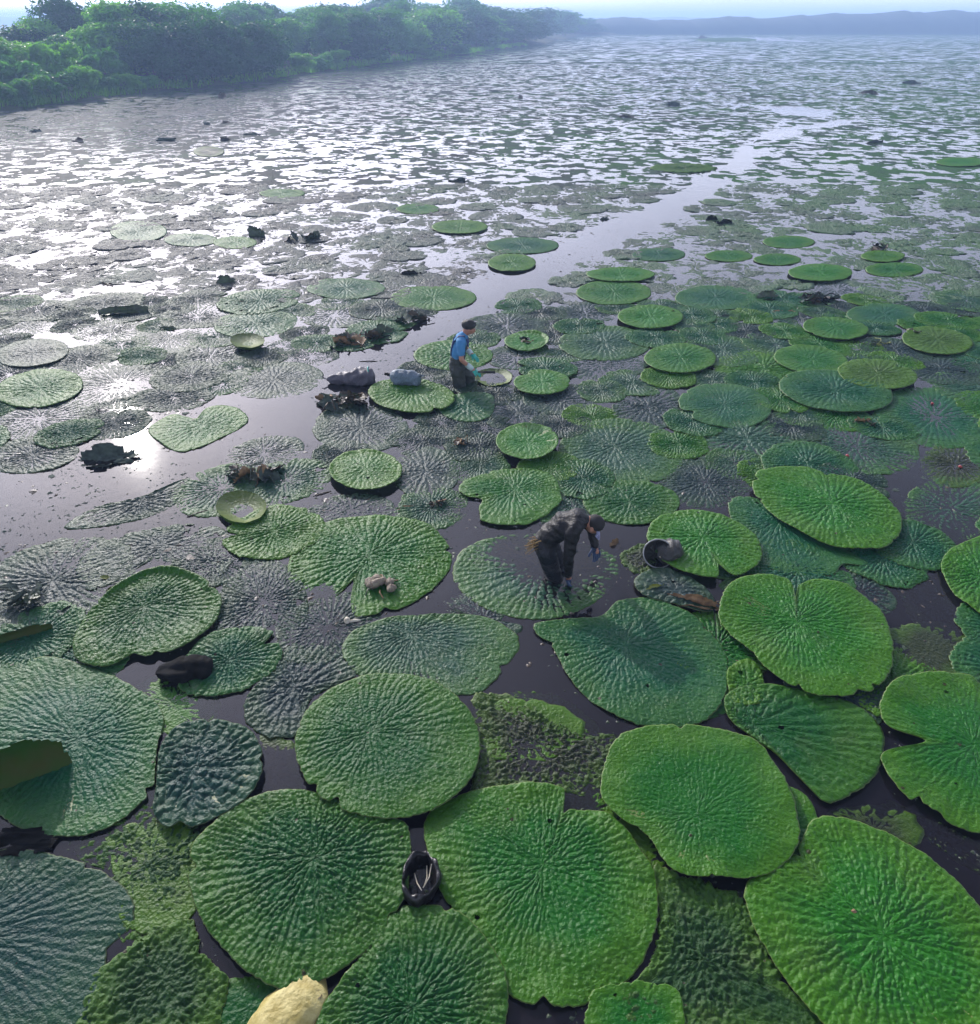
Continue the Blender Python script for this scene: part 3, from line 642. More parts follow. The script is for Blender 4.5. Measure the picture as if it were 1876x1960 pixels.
# --- the rest of the field, placed in the plan of the lake
CHANNEL = [((1640,232),8),((1560,240),12),((1480,258),26),((1430,300),40),((1330,372),44),((1180,440),52),((1080,497),58),((985,545),62),((880,605),80),((720,700),110),((560,780),150),((380,860),170),((200,930),220),((-60,1010),300)]
chP = np.array([c for c, w in CHANNEL], float); chW = np.array([w*(0.75 if c[1] < 520 else 1.0) for c, w in CHANNEL], float)*0.5
OPEN = [((1050,1310),200),((1720,1090),45),((1800,1270),90),((350,1300),90),((1810,740),55),((1430,905),25),((1240,835),30),((530,1450),60),((1250,1000),70),((40,1030),120),((480,1090),60),((1250,720),28),((940,960),60),((1720,920),45)]
def in_water(X, Y):
    p = np.array((X, Y), float)
    for i in range(len(chP)-1):
        a, b = chP[i], chP[i+1]; t = np.clip(((p-a) @ (b-a))/((b-a) @ (b-a)), 0, 1)
        q = a+(b-a)*t-p
        slope = 1.0
        if math.hypot(*q) < chW[i]*(1-t)+chW[i+1]*t: return True
    for (c, r) in OPEN:
        if ((X-c[0])/r)**2+((Y-c[1])/(r*0.6))**2 < 1: return True
    return False
rnd = random.Random(11)
def templates(n, R, step, nt, w0, amp, und, seed0, tear):
    out = []
    for i in range(n):
        th = np.linspace(-math.pi, math.pi, nt, endpoint=False)
        rr = R*(1+0.10*fnoise(np.cos(th)*1.4+i*7, np.sin(th)*1.4, seed0+i, 2))
        a0 = rnd.uniform(-3, 3); rr = rr*(1-0.3*np.exp(-(np.angle(np.exp(1j*(th-a0)))/0.12)**2))
        out.append(pad_mesh('lily_pad', th, rr, step, seed0+i*13, amp=amp, und=und, w0=w0, tear=tear[i % len(tear)], rag=0.06, scallop=0.03))
    return out
T_HI = templates(8, 0.82, 0.0180, 230, 0.042, 0.022, 0.011, 900, (0.1, 0.2, 0.28, 0.15))
T_LO = templates(8, 0.82, 0.050, 84, 0.085, 0.032, 0.015, 1300, (0.05, 0.15, 0.25, 0.2))
FILL = []
NTR = len(TAKEN); FSET = {i for i, o in enumerate(PADS) if 'bending man stands' in o['label']}
def free(x, y, r, k):
    for i, (a, b, c) in enumerate(TAKEN[:NTR]):
        if (a-x)**2+(b-y)**2 < ((0.95 if i in FSET else 0.64)*(r+c))**2: return False
    for (a, b, c) in TAKEN[NTR:]:
        if (a-x)**2+(b-y)**2 < (k*(r+c))**2: return False
    return True
cand = []
for trial in range(90000):
    Y = 300+1000*rnd.random()**1.5 if trial % 2 else 200+360*rnd.random(); X = rnd.uniform(-120, 2000)
    if trial > 40000: Y = rnd.uniform(560, 1330)
    w = P(X, Y)
    if w[1] > 46: continue
    if in_water(X, Y): continue
    r = rnd.uniform(0.48, 0.95)
    k = (0.58 if X < 900 else 0.50) if Y > 560 else 0.57
    if not free(w[0], w[1], r, k): continue
    if w[1] > 17 and (in_water(*to_px(w[0]-r*0.85, w[1])) or in_water(*to_px(w[0]+r*0.85, w[1]))): continue
    TAKEN.append((w[0], w[1], r)); cand.append((w[1], w[0], r, X, Y))
cand.sort()
nind = max(0, 298-len(PADS))
REST = cand[nind:]
def rnd_tint(X, Y):
    green = np.clip((X-500)/1300, 0.08, 0.75)
    t = rnd.random()
    if t < green*0.6: return rnd.choice(['green', 'teal', 'green', 'lime'])
    return rnd.choice(['grey', 'grey', 'grey', 'pale', 'teal'] if X < 1000 else ['grey', 'pale', 'pale', 'teal'])
LAND = [((885, 690), 'the standing man'), ((1075, 1050), 'the bending man'), ((1265, 1055), 'the keep net'), ((670, 718), 'the dark net sack'), ((655, 765), 'the brown leaf heap'),
        ((465, 982), 'the water filled bowl pad'), ((700, 900), 'the pad with the pale scrap'), ((1009, 845), 'the brown edged small pad'), ((475, 658), 'the yellow saucer pad'), ((210, 855), 'the grey leaf by the glint'),
        ((1080, 497), 'the channel bend'), ((1470, 565), 'the dark curled leaf'), ((1570, 570), 'the dark spiky tuft'), ((1680, 470), 'the weed lump far right'), ((1380, 423), 'the pair of black lumps'), ((1600, 748), 'the long teal pad'),
        ((1245, 606), 'the bright middle distance pad'), ((785, 522), 'the black lump on a yellow pad'), ((435, 535), 'the standing green leaf tip'), ((240, 588), 'the long rolled leaf'), ((580, 445), 'the grey crumpled leaf'), ((685, 645), 'the brown debris bank'),
        ((1580, 970), 'the broad bright pad'), ((1540, 1215), 'the big slit pad'), ((1190, 867), 'the silvery pale pad'), ((1795, 651), 'the olive pad with rot'), ((880, 340), 'the black scrap in the glare'), ((400, 290), 'the lone pad in the glare'), ((1300, 320), 'the yellow weed patch'),
        ((100, 740), 'the sharp rimmed left pad'), ((285, 1170), 'the dark rimmed pad'), ((1400, 330), 'the far channel'), ((1670, 270), 'the far right dark lump'), ((700, 1080), 'the fruit heap pad')]
USED = set()
def fill_label(X, Y, t, r, torn):
    col = dict(grey='silver grey', pale='pale grey green', teal='grey teal', green='dull green', lime='yellow green')[t]
    size = 'small' if r < 0.62 else ('large' if r > 0.8 else 'medium')
    order = sorted(LAND, key=lambda l: (l[0][0]-X)**2+(2.2*(l[0][1]-Y))**2)
    for (lx, ly), nm in order[:4]:
        dx, dy = X-lx, (Y-ly)*2.2
        d = 'right of' if dx > 0 else 'left of'
        if abs(dy) > abs(dx)*1.2: d = 'in front of' if dy > 0 else 'behind'
        elif abs(dy) > abs(dx)*0.5: d = ('in front and ' if dy > 0 else 'behind and ')+d
        dist = math.hypot(dx, dy); w = 'close ' if dist < 90 else ('' if dist < 190 else 'some way ')
        lab = f'{size} {col} {torn} lily pad {w}{d} {nm}'
        if lab not in USED and len(lab.split()) <= 16: USED.add(lab); return lab
    return f'{size} {col} {torn} lily pad {d} {nm}'
for (y, x, r, X, Y) in cand[:nind]:
    ti = rnd.randrange(8); tpl = (T_HI if y < 21 else T_LO)[ti]
    t = rnd_tint(X, Y)
    o = link('lily_pad', tpl); s = r/0.82
    o.scale = (s, s*rnd.uniform(0.85, 1.0), 1.0); o.rotation_euler = (0, 0, rnd.uniform(0, 6.28))
    o.location = (x, y, rnd.uniform(-0.008, 0.003)+(0.003 if X > 1000 else 0) if t in ('grey', 'pale') else rnd.uniform(-0.004, 0.022)); o.color = TINT[t]
    tag(o, fill_label(X, Y, t, r, 'torn' if ti in (1, 2, 5, 6) else 'drowned'), 'lily pad', 'half drowned lily pads of the open field')
print('individual pads', len(PADS)+len(cand[:nind]), 'rest', len(REST))

# everything farther: one mass of pads, low-cost real geometry with its own height
def mass(name, items, nr, nt, seed, mat, zfun, rag=0.25):
    n = len(items); th = np.linspace(0, 2*math.pi, nt, endpoint=False)
    it = np.array(items)                                        # x, y, r
    rot = np.random.RandomState(seed).rand(n, 1, 1)*6.28
    ring = (np.arange(1, nr+1)/nr)[None, :, None]
    tt = th[None, None, :]+0*ring+0*rot
    sid = (np.arange(n)*3.7)[:, None, None]
    R = it[:, 2][:, None, None]*(1+rag*fnoise(np.cos(tt)*1.9+sid, np.sin(tt)*1.9+sid, seed, 3))
    X = it[:, 0][:, None, None]+R*ring*np.cos(tt+rot); Yy = it[:, 1][:, None, None]+R*ring*np.sin(tt+rot)
    Z = zfun(X, Yy, ring+0*tt, it)
    V = np.stack([X, Yy, Z], -1).reshape(n, nr*nt, 3)
    Cc = np.stack([it[:, 0], it[:, 1], V[:, :nt, 2].mean(1)], -1)[:, None, :]
    V = np.concatenate([Cc, V], 1)
    base = (np.arange(n)*(nr*nt+1))[:, None]
    i = np.arange(nt); i2 = (i+1) % nt
    tris = (base[:, :, None]+np.stack([0*i, 1+i, 1+i2], -1)[None]).reshape(-1, 3)
    qs = [np.stack([1+k*nt+i, 1+(k+1)*nt+i, 1+(k+1)*nt+i2, 1+k*nt+i2], -1) for k in range(nr-1)]
    quads = (base[:, :, None]+np.concatenate(qs)[None]).reshape(-1, 4) if qs else None
    rad = np.concatenate([np.zeros((n, 1)), np.repeat(ring, nt, 2).repeat(n, 0).reshape(n, -1)], 1).ravel()
    me = mesh_np(name, V.reshape(-1, 3), quads=quads, tris=tris, mat=mat, attrs={'rad': rad})
    o = link(name, me); o['kind'] = 'stuff'; return o
def far_mat(name, gmax, grain, rough=0.55):
    m, nt, out = new_mat(name)
    geo = N(nt, 'ShaderNodeNewGeometry'); pos = geo.outputs['Position']
    n1 = noise_n(nt, pos, 0.45, 3); n2 = noise_n(nt, pos, 6.0, 5); n0 = noise_n(nt, pos, 0.035, 3)
    sx = N(nt, 'ShaderNodeSeparateXYZ'); nt.links.new(pos, sx.inputs[0])
    g = math_n(nt, 'MULTIPLY', math_n(nt, 'DIVIDE', sx.outputs['X'], math_n(nt, 'ADD', sx.outputs['Y'], 10.0)), 0.30)      # greener living pads to the right
    f = math_n(nt, 'ADD', math_n(nt, 'ADD', math_n(nt, 'MULTIPLY', n1, 0.6), math_n(nt, 'MULTIPLY', n0, 0.4)), g)
    c = ramp_n(nt, f, [(0.38, (0.042, 0.046, 0.046)), (0.49, (0.036, 0.070, 0.046)), (0.66, (0.036, 0.130, 0.024))])
    c = mix_n(nt, math_n(nt, 'MULTIPLY', n2, 0.6), c, (0.030, 0.038, 0.030, 1))
    bp = N(nt, 'ShaderNodeBump'); bp.inputs['Strength'].default_value = 0.9; bp.inputs['Distance'].default_value = 0.03+0.07*grain
    nt.links.new(math_n(nt, 'ADD', n2, math_n(nt, 'MULTIPLY', noise_n(nt, pos, 19, 3, 0.6), 0.9*grain)), bp.inputs['Height'])
    d = N(nt, 'ShaderNodeBsdfDiffuse'); nt.links.new(c, d.inputs['Color']); nt.links.new(bp.outputs[0], d.inputs['Normal'])
    gl = N(nt, 'ShaderNodeBsdfGlossy'); gl.inputs['Roughness'].default_value = rough; nt.links.new(bp.outputs[0], gl.inputs['Normal'])
    fr = N(nt, 'ShaderNodeFresnel'); fr.inputs['IOR'].default_value = 1.42
    ms = N(nt, 'ShaderNodeMixShader'); nt.links.new(math_n(nt, 'MINIMUM', fr.outputs[0], gmax), ms.inputs[0])
    nt.links.new(d.outputs[0], ms.inputs[1]); nt.links.new(gl.outputs[0], ms.inputs[2]); nt.links.new(ms.outputs[0], out.inputs[0]); return m
M['midleaf'] = far_mat('field_lily_leaf', 0.085, 1, 0.42)
M['far'] = far_mat('far_lily_leaf', 0.045, 0.6, 0.5)
def zfun_mid(X, Y, rd, it):
    return 0.003+0.024*fnoise(X*2.2, Y*2.2, 41, 2)+0.018*fnoise(X*7, Y*7, 43, 2)-0.006*rd
rest = [(x, y, r) for (y, x, r, X, Y) in REST]
grid = {}
def put(x, y, r, k):
    key = (int(x//4), int(y//4))
    for a in (-1, 0, 1):
        for b in (-1, 0, 1):
            for (px_, py_, pr) in grid.get((key[0]+a, key[1]+b), ()):
                if (px_-x)**2+(py_-y)**2 < (k*(r+pr))**2: return False
    grid.setdefault(key, []).append((x, y, r)); return True
for (x, y, r) in TAKEN: put(x, y, r, 0)
shx = [p[0] for p in SHORE]; shy = [p[1] for p in SHORE]
mid = list(rest)
for trial in range(70000):
    y = rnd.uniform(40, 135) if trial % 3 else rnd.uniform(28, 60); x = rnd.uniform(-0.75*y-3, 0.75*y+3)
    if x < np.interp(y, shy, shx)+0.4: continue
    X, Y = to_px(x, y)
    if in_water(X, Y): continue
    g = fnoise(x*0.09, y*0.05, 77, 3)                         # patches of open water
    if g > 0.46+0.20*(x/(0.7*y)) and x > np.interp(y, shy, shx)+40: continue
    if y > 42 and x < np.interp(y, shy, shx)+38 and rnd.random() < 0.12: continue
    r = 0.42+1.0*rnd.random()**1.8
    if y < 75 and (in_water(*to_px(x-r, y)) or in_water(*to_px(x+r, y)) or in_water(*to_px(x, y-r*0.8))): continue
    if put(x, y, r, 0.44): mid.append((x, y, r))
print('mid pads', len(mid))
T_MD = templates(8, 0.82, 0.125, 34, 0.20, 0.040, 0.020, 1700, (0.05, 0.15, 0.25, 0.2))
def merge_templates(name, items, tpls, seed):
    rs = np.random.RandomState(seed); Vs, Qs, Ts, As, b = [], [], [], [], 0
    dat = []
    for me in tpls:
        v = np.empty(len(me.vertices)*3, np.float32); me.vertices.foreach_get('co', v)
        a = np.empty(len(me.vertices), np.float32); me.attributes['rad'].data.foreach_get('value', a)
        dat.append((v.reshape(-1, 3), np.array([p.vertices[:] for p in me.polygons if len(p.vertices) == 4]), np.array([p.vertices[:] for p in me.polygons if len(p.vertices) == 3]), a))
    for (x, y, r) in items:
        v, q, t, a = dat[rs.randint(len(dat))]; c, s_ = math.cos(rs.rand()*6.28), 0; ang = rs.rand()*6.28; c, s_ = math.cos(ang), math.sin(ang); k = r/0.82
        Vs.append(np.stack([x+k*(v[:, 0]*c-v[:, 1]*s_), y+k*(v[:, 0]*s_+v[:, 1]*c), v[:, 2]+rs.uniform(-0.027, 0.0)], -1)); Qs.append(q+b); Ts.append(t+b); As.append(a); b += len(v)
    o = link(name, mesh_np(name, np.concatenate(Vs), quads=np.concatenate(Qs), tris=np.concatenate(Ts), mat=M['midleaf'], attrs={'rad': np.concatenate(As)})); o['kind'] = 'stuff'; return o
md = [m for m in mid if m[1] < 31]
print('merged', len(md)); merge_templates('lily_pads', md, T_MD, 8)
near_m = [m for m in mid if 31 <= m[1] < 72]; far_m = [m for m in mid if m[1] >= 72]
mass('lily_pads', near_m, 4, 16, 3, M['far'], zfun_mid, 0.45)
mass('lily_pads', far_m, 2, 11, 4, M['far'], zfun_mid, 0.5)
farp = []
for trial in range(17000):
    y = 130*(428/130)**rnd.random(); x = rnd.uniform(-0.2*y, 0.78*y)
    if x < np.interp(y, shy, shx)+0.5: continue
    g = fnoise(x*0.03, y*0.012, 99, 3)
    if g > 0.40+0.22*(x/(0.7*y)): continue
    farp.append((x, y, rnd.uniform(0.6, 1.7)*(y/130)**0.75))
def zfun_far(X, Y, rd, it):
    return 0.006+0.03*fnoise(X*0.9, Y*0.9, 51, 2)-0.012*rd
mass('lily_pads', farp, 2, 10, 6, M['far'], zfun_far, 0.5)

# ------------------------------------------------------------------ floating scraps: uncountable bits of leaf on the water
def scraps(name, n, seed, mat, ymin, ymax, smin, smax, thr):
    rs = np.random.RandomState(seed); out = []
    X = rs.uniform(-60, 1930, n*6); Y = ymin+(ymax-ymin)*rs.rand(n*6)**1.2
    k = fnoise(X*0.012, Y*0.02, seed, 3) > thr
    X, Y = X[k][:n], Y[k][:n]; n = len(X)
    x = (X-938)/FPX; v = -(Y-980)/FPX; dz = -SP+v*CP; t = -HC/dz
    wx = x*t; wy = (CP+v*SP)*t
    r = rs.uniform(smin, smax, n)*np.exp(rs.randn(n)*0.35); a = rs.rand(n)*6.28; m = 7
    th = np.linspace(0, 2*math.pi, m, endpoint=False)[None]+a[:, None]
    R = r[:, None]*(0.55+0.75*rs.rand(n, m)); el = rs.uniform(0.35, 1, n)[:, None]
    c, s_ = np.cos(a*2)[:, None], np.sin(a*2)[:, None]
    lx, ly = R*np.cos(th), R*np.sin(th)*el
    V = np.stack([wx[:, None]+lx*c-ly*s_, wy[:, None]+lx*s_+ly*c, -0.004+r[:, None]*0.25*rs.rand(n, m)], -1)
    Cc = np.stack([wx, wy, 0.003+r*0.35*rs.rand(n)], -1)[:, None]
    V = np.concatenate([Cc, V], 1).reshape(-1, 3)
    b = (np.arange(n)*(m+1))[:, None, None]; i = np.arange(m)
    tr = (b+np.stack([0*i, 1+i, 1+(i+1) % m], -1)[None]).reshape(-1, 3)
    o = link(name, mesh_np(name, V, tris=tr, mat=mat, smooth=False)); o['kind'] = 'stuff'; return o
scraps('floating_scraps', 5200, 21, M['rotgrey'], 480, 1080, 0.010, 0.024, 0.02)
scraps('floating_scraps', 1500, 22, M['rot'], 440, 1300, 0.010, 0.035, 0.10)
scraps('floating_scraps', 1800, 23, M['rotgreen'], 600, 1960, 0.008, 0.022, 0.12)

# ------------------------------------------------------------------ decaying leaves
def crumple(seed, sx, sy, roll, lump, n=16, mat=None, rag=0.45):
    u, v = np.meshgrid(np.linspace(-1, 1, n), np.linspace(-1, 1, n))
    ang = v*roll; rr = sy/max(roll, 0.05)
    bend = fnoise(u*1.1, v*1.1, seed, 3)
    x = u*sx*(1+0.15*fnoise(u*2, v*2, seed+1, 2)); y = rr*np.sin(ang); z = rr*(1-np.cos(ang))+lump*bend+lump*0.35*fnoise(u*5, v*5, seed+2, 2)
    y = y+lump*0.6*fnoise(u*2+9, v*2, seed+3, 2)
    V = np.stack([x, y, z], -1).reshape(-1, 3)
    i = np.arange(n*n).reshape(n, n)
    q = np.stack([i[:-1, :-1], i[:-1, 1:], i[1:, 1:], i[1:, :-1]], -1).reshape(-1, 4)
    cu = (u[:-1, :-1]+u[1:, 1:]).ravel()/2; cv = (v[:-1, :-1]+v[1:, 1:]).ravel()/2
    keep = np.hypot(cu, cv)+rag*fnoise(cu*3, cv*3, seed+7, 3) < 0.95
    q = q[keep]
    V2 = np.concatenate([V, V-np.array([0, 0, 0.007])])
    q = np.concatenate([q, q[:, ::-1]+n*n])
    return mesh_np('leaf_fragment', V2, quads=q, mat=mat)
def tube(pts, r, mat, name='stalk', m=6):
    pts = [Vector(p) for p in pts]; V = []; q = []
    for k, p in enumerate(pts):
        d = (pts[min(k+1, len(pts)-1)]-pts[max(k-1, 0)]).normalized()
        a = d.orthogonal().normalized(); b = d.cross(a)
        rk = r[k] if isinstance(r, (list, tuple)) else r
        V += [p+(a*math.cos(t)+b*math.sin(t))*rk for t in np.linspace(0, 2*math.pi, m, endpoint=False)]
    for k in range(len(pts)-1):
        q += [(k*m+i, k*m+(i+1) % m, (k+1)*m+(i+1) % m, (k+1)*m+i) for i in range(m)]
    t = []
    for base in (0, (len(pts)-1)*m): t += [(base, base+i, base+i+1) for i in range(1, m-1)]
    return mesh_np(name, [tuple(p) for p in V], quads=q, tris=t, mat=mat)
def heap(name, label, px, wpx, hpx, mats, n=7, stalks=3, seed=1, cat='dead leaf', z=0.0, upright=0.5, group=None):
    """a heap of torn leaf pieces wpx wide and hpx high in the view"""
    p = P(*px, z); d = math.hypot(p[1], HC); s = d/FPX; W = wpx*s*0.95; H = hpx*s*0.55
    t = thing(name, label, cat, tuple(p), 0, group); r = random.Random(seed)
    for k in range(n):
        sz = W*r.uniform(0.11, 0.24)
        o = link('leaf_fragment', crumple(seed*31+k, sz, sz*r.uniform(0.5, 0.9), r.uniform(0.3, 1.6), sz*0.28, 13, M[mats[k % len(mats)]]), t)
        o.location = (r.uniform(-0.36, 0.36)*W, r.uniform(-0.25, 0.25)*W*0.8, r.uniform(0.0, 0.55)*H)
        o.rotation_euler = (r.uniform(-1, 1)*upright*1.6, r.uniform(-1, 1)*upright, r.uniform(0, 6.28))
    for k in range(stalks):
        a = r.uniform(0, 6.28); L = W*r.uniform(0.25, 0.5); q = Vector((r.uniform(-.2, .2)*W, r.uniform(-.15, .15)*W, 0.02))
        pts = [q, q+Vector((math.cos(a)*L*0.5, math.sin(a)*L*0.5, H*r.uniform(.3, .8))), q+Vector((math.cos(a+.4)*L, math.sin(a+.4)*L, H*r.uniform(.0, .6)))]
        link('stalk', tube(pts, max(0.006, W*0.012), M[mats[0]]), t)
    return t
def fold(name, label, px, wpx, hpx, mat, roll=1.2, rz=0.0, tilt=0.3, seed=1, cat='dead leaf', z=0.0, lump=0.15, n=22, rag=0.35, group=None):
    """one leaf standing up or folded over"""
    p = P(*px, z); d = math.hypot(p[1], HC); s = d/FPX
    sx = wpx*s/2*0.95; sy = hpx*s*0.62
    me = crumple(seed, sx, sy, roll, sx*lump, n, M[mat], rag); me.name = name
    o = link(name, me, loc=tuple(p)); o.rotation_euler = (tilt, 0, rz); return tag(o, label, cat, group)

heap('leaf_heap', 'brown heap of rotting leaves left of the yellow green pad with the net sack', (655, 775), 118, 42, ['rot', 'rot', 'tan', 'rotgreen', 'rotgrey'], 14, 6, 3)
heap('debris_bank', 'brown and grey debris bank on the far side of the open water', (685, 655), 105, 26, ['rot', 'tan', 'rotgrey', 'rotgreen'], 12, 4, 5)
fold('curled_leaf', 'dark green curled leaf standing at the right end of the debris bank', (733, 640), 50, 34, 'rotgreen', 1.3, 0.4, 0.5, 8)
heap('leaf_heap', 'grey crumpled leaf heap at the near left edge of the channel', (790, 612), 90, 26, ['rotgrey', 'rot', 'rotgrey'], 9, 2, 6)
heap('leaf_heap', 'torn leaf heap with orange brown stalks in the left open water', (490, 915), 130, 44, ['rotgrey', 'rotgreen', 'rot', 'tan', 'rotgrey'], 12, 6, 7)
fold('standing_leaf', 'big grey folded leaf standing in the water beside the sun glint', (205, 880), 125, 55, 'rotgrey', 1.1, 0.25, 0.35, 9, lump=0.22)
heap('leaf_heap', 'large torn teal leaf remains heaped at the left edge', (38, 1150), 110, 80, ['rotgrey', 'rotgreen', 'rotgrey', 'rotgrey'], 9, 1, 10, upright=0.4)
fold('folded_leaf', 'dark olive folded leaf edge at the left above the teal pad', (35, 1225), 130, 44, 'foldgreen', 1.4, 0.5, 0.9, 12, lump=0.08, rag=0.15)
fold('upturned_leaf', 'upturned olive leaf with brown patch at the left edge', (40, 1490), 170, 130, 'foldgreen', 0.9, 0.5, 1.0, 14, lump=0.07, z=0.06, n=30, rag=0.15)
fold('dead_leaf_or_shade', 'black sheet standing in for the shadowed gap under the teal pad at bottom left', (35, 1612), 140, 40, 'black', 0.4, 0.0, 0.1, 16, z=0.015)  # black sheet added to imitate the dark shadowed water hole here
heap('plant_bits', 'small dark brown leaf bits in water beyond the large pad', (838, 968), 54, 24, ['rot', 'rotgrey', 'tan'], 5, 2, 18)
fold('dead_leaf_or_shade', 'small brown leaf strip floating left of the dark leaf bits', (782, 972), 46, 10, 'tan', 0.8, 0.2, 0.2, 19)
fold('dead_leaf_or_shade', 'orange brown leaf scrap standing right of the bending man\'s hand', (1178, 1042), 26, 22, 'tan', 1.2, 0.6, 0.7, 20)
fold('curled_leaf', 'brown edged curled leaf below the keep net', (1325, 1155), 95, 30, 'tan', 1.7, -0.35, 0.4, 21, lump=0.2, z=0.03)
fold('curled_leaf', 'small yellow green leaf curl left of the brown edged curled leaf', (1255, 1130), 44, 22, 'yellowgreen', 1.5, 0.3, 0.5, 22, z=0.03)
heap('leaf_heap', 'brown torn leaf edge left of the brown edged small pad', (890, 850), 46, 34, ['tan', 'rot', 'rotgrey'], 6, 2, 23)
heap('leaf_heap', 'small pile of red brown leaf beside the long teal pad', (1650, 812), 50, 14, ['rot', 'tan', 'rotgreen'], 5, 1, 24)
heap('leaf_heap', 'pink rotten scrap on the torn green pad', (1010, 656), 34, 12, ['tan', 'white'], 4, 1, 25, z=0.04)
fold('dead_leaf_or_shade', 'brown leaf corner on the pad right of the knife', (1066, 742), 34, 10, 'tan', 0.9, 0.4, 0.3, 26, z=0.06)
heap('weed_lump', 'lump of dark weed on the olive pad at far right', (1757, 640), 40, 22, ['rotgreen', 'rotgrey', 'rot'], 8, 2, 27, 'weed')
heap('weed_lump', 'yellowish weed tuft left of the olive pad at far right', (1690, 660), 50, 14, ['yellowgreen', 'rotgreen'], 6, 2, 28, 'weed')
fold('curled_leaf', 'dark curled leaf cup with yellow inside right of the wide teal pad', (1468, 572), 46, 26, 'rotgreen', 1.6, 0.2, 0.5, 29)
heap('spiky_tuft', 'dark spiky tuft of dead stalks and leaves at right', (1565, 575), 84, 28, ['black', 'rot', 'rotgrey'], 9, 9, 30, 'weed')
fold('dead_leaf_or_shade', 'yellow orange dead leaf between the dark curled leaf and the tuft', (1500, 598), 46, 12, 'tan', 0.8, 0.0, 0.2, 31)
fold('dead_leaf_or_shade', 'pale leaf scrap right of the bright middle distance pad', (1388, 608), 28, 10, 'rotgrey', 0.8, 0.2, 0.4, 32)
heap('weed_lump', 'dark weed lump behind a yellow green pad far right', (1685, 478), 52, 24, ['black', 'rotgreen', 'rot'], 7, 4, 33, 'weed')
fold('leaf_lump', 'left black lump of the pair right of the channel', (1362, 422), 24, 15, 'black', 1.4, 0.1, 0.5, 34)
fold('leaf_lump', 'right and larger black lump of the pair right of the channel', (1388, 430), 34, 16, 'black', 1.4, -0.1, 0.5, 35)
fold('leaf_lump', 'black leaf lump standing on a yellow pad left of the channel', (783, 527), 50, 16, 'black', 1.3, 0.0, 0.5, 36)
fold('dead_leaf_or_shade', 'small yellow pad piece in front of the black leaf lump', (797, 537), 32, 8, 'yellowgreen', 0.4, 0, 0.1, 37)
fold('standing_leaf', 'pointed green leaf tip standing in the white glare', (432, 543), 46, 26, 'rotgreen', 1.2, 0.3, 0.6, 38)
fold('rolled_leaf', 'long rolled green leaf lying in the glare at left', (235, 600), 112, 28, 'rotgreen', 1.6, 0.08, 0.4, 39, lump=0.1)
fold('standing_leaf', 'small dark leaf standing behind a green pad in the glare', (490, 452), 34, 30, 'rotgreen', 1.2, 0.2, 0.7, 40)
heap('leaf_heap', 'grey crumpled leaf heap in the glare at centre left', (580, 457), 74, 24, ['rotgrey', 'rotgreen', 'rot'], 7, 2, 41)
fold('standing_leaf', 'black leaf tip standing on a silver pad at left', (322, 630), 42, 10, 'rotgreen', 1.0, 0.0, 0.4, 42)
for i, (x, y, w, h, m, l) in enumerate([
    (70, 252, 30, 12, 'black', 'pair of small black leaf stubs near the left shore'), (150, 270, 22, 13, 'black', 'black pointed leaf stub in the glare at far left'),
    (320, 270, 42, 12, 'rot', 'low dark leaf ridge in the glare at left'), (430, 268, 24, 16, 'black', 'black leaf stub right of the low dark ridge'),
    (480, 258, 44, 8, 'rot', 'flat dark leaf ridge beside the black stub'), (425, 187, 16, 18, 'black', 'dark upright stub near the dark bank tree'),
    (396, 238, 12, 8, 'black', 'tiny black stub above the low dark ridge'), (432, 236, 20, 8, 'black', 'small black stub higher in the glare'),
    (878, 347, 42, 12, 'black', 'black leaf scrap in the glare left of the channel'), (1200, 225, 30, 10, 'black', 'dark arched leaf on a green patch far out'),
    (1290, 202, 32, 12, 'black', 'round black lump far out in the field'), (1660, 180, 40, 8, 'rot', 'flat dark lump far out at right'),
    (1672, 274, 42, 9, 'rot', 'brown flat lump on the field at far right'), (1345, 74, 20, 10, 'black', 'dark mass on the far yellow green patch'),
    (945, 176, 20, 8, 'black', 'dark stub on the far field left of centre'), (996, 188, 10, 12, 'black', 'tiny upright dark stub on the far field'),
    (1158, 420, 22, 9, 'rot', 'small dark twiggy leaf left of the channel'), (205, 545, 34, 9, 'rot', 'small dark flat leaf in the glare'), (115, 590, 26, 8, 'rot', 'small dark leaf left of the rolled leaf'),
    (1290, 602, 26, 12, 'rot', 'small brown leaf stub right of the bright middle distance pad'), (1745, 160, 40, 5, 'rot', 'thin dark weed line far out at right')]):
    fold('leaf_stub', l, (x, y), w*0.9, h*0.85, 'rot' if i % 2 else 'rotgrey', 1.4, (i*1.3) % 1.0-0.5, 0.5, 60+i, lump=0.3, n=12)
pad((1310,322,62,9,0), 'M', 'olive', 'yellow green weed patch in the far field beside the channel', 0, cat='weed', name='weed_patch', dz=0.015, step=0.12, amp=0.05)
pad((1390,76,58,4,0), 'M', 'olive', 'long pale yellow weed patch on the distant lake', 0, cat='weed', name='weed_patch', dz=0.03, step=0.8, amp=0.08)
def stick(label, px, L, ang, mat, r=0.008):
    p = P(*px); a = math.radians(ang)
    o = link('floating_stick', tube([(0, 0, 0.0), (L*0.5*math.cos(a), L*0.5*math.sin(a), 0.012), (L*math.cos(a), L*math.sin(a), 0.0)], r, M[mat], 'floating_stick'), loc=tuple(p)); tag(o, label, 'stick')
stick('thin dark stick on the water behind the dark net sack', (688, 692), 0.35, 2, 'rot')
stick('thin dark stick in front of the green pad left of the man', (600, 950), 0.25, 30, 'rot')
stick('short dark twig in the open water at left', (358, 990), 0.28, 35, 'rot', 0.012)
stick('upright dark stalk beside the cut bowl pad', (1050, 705), 0.2, 80, 'rot', 0.012)

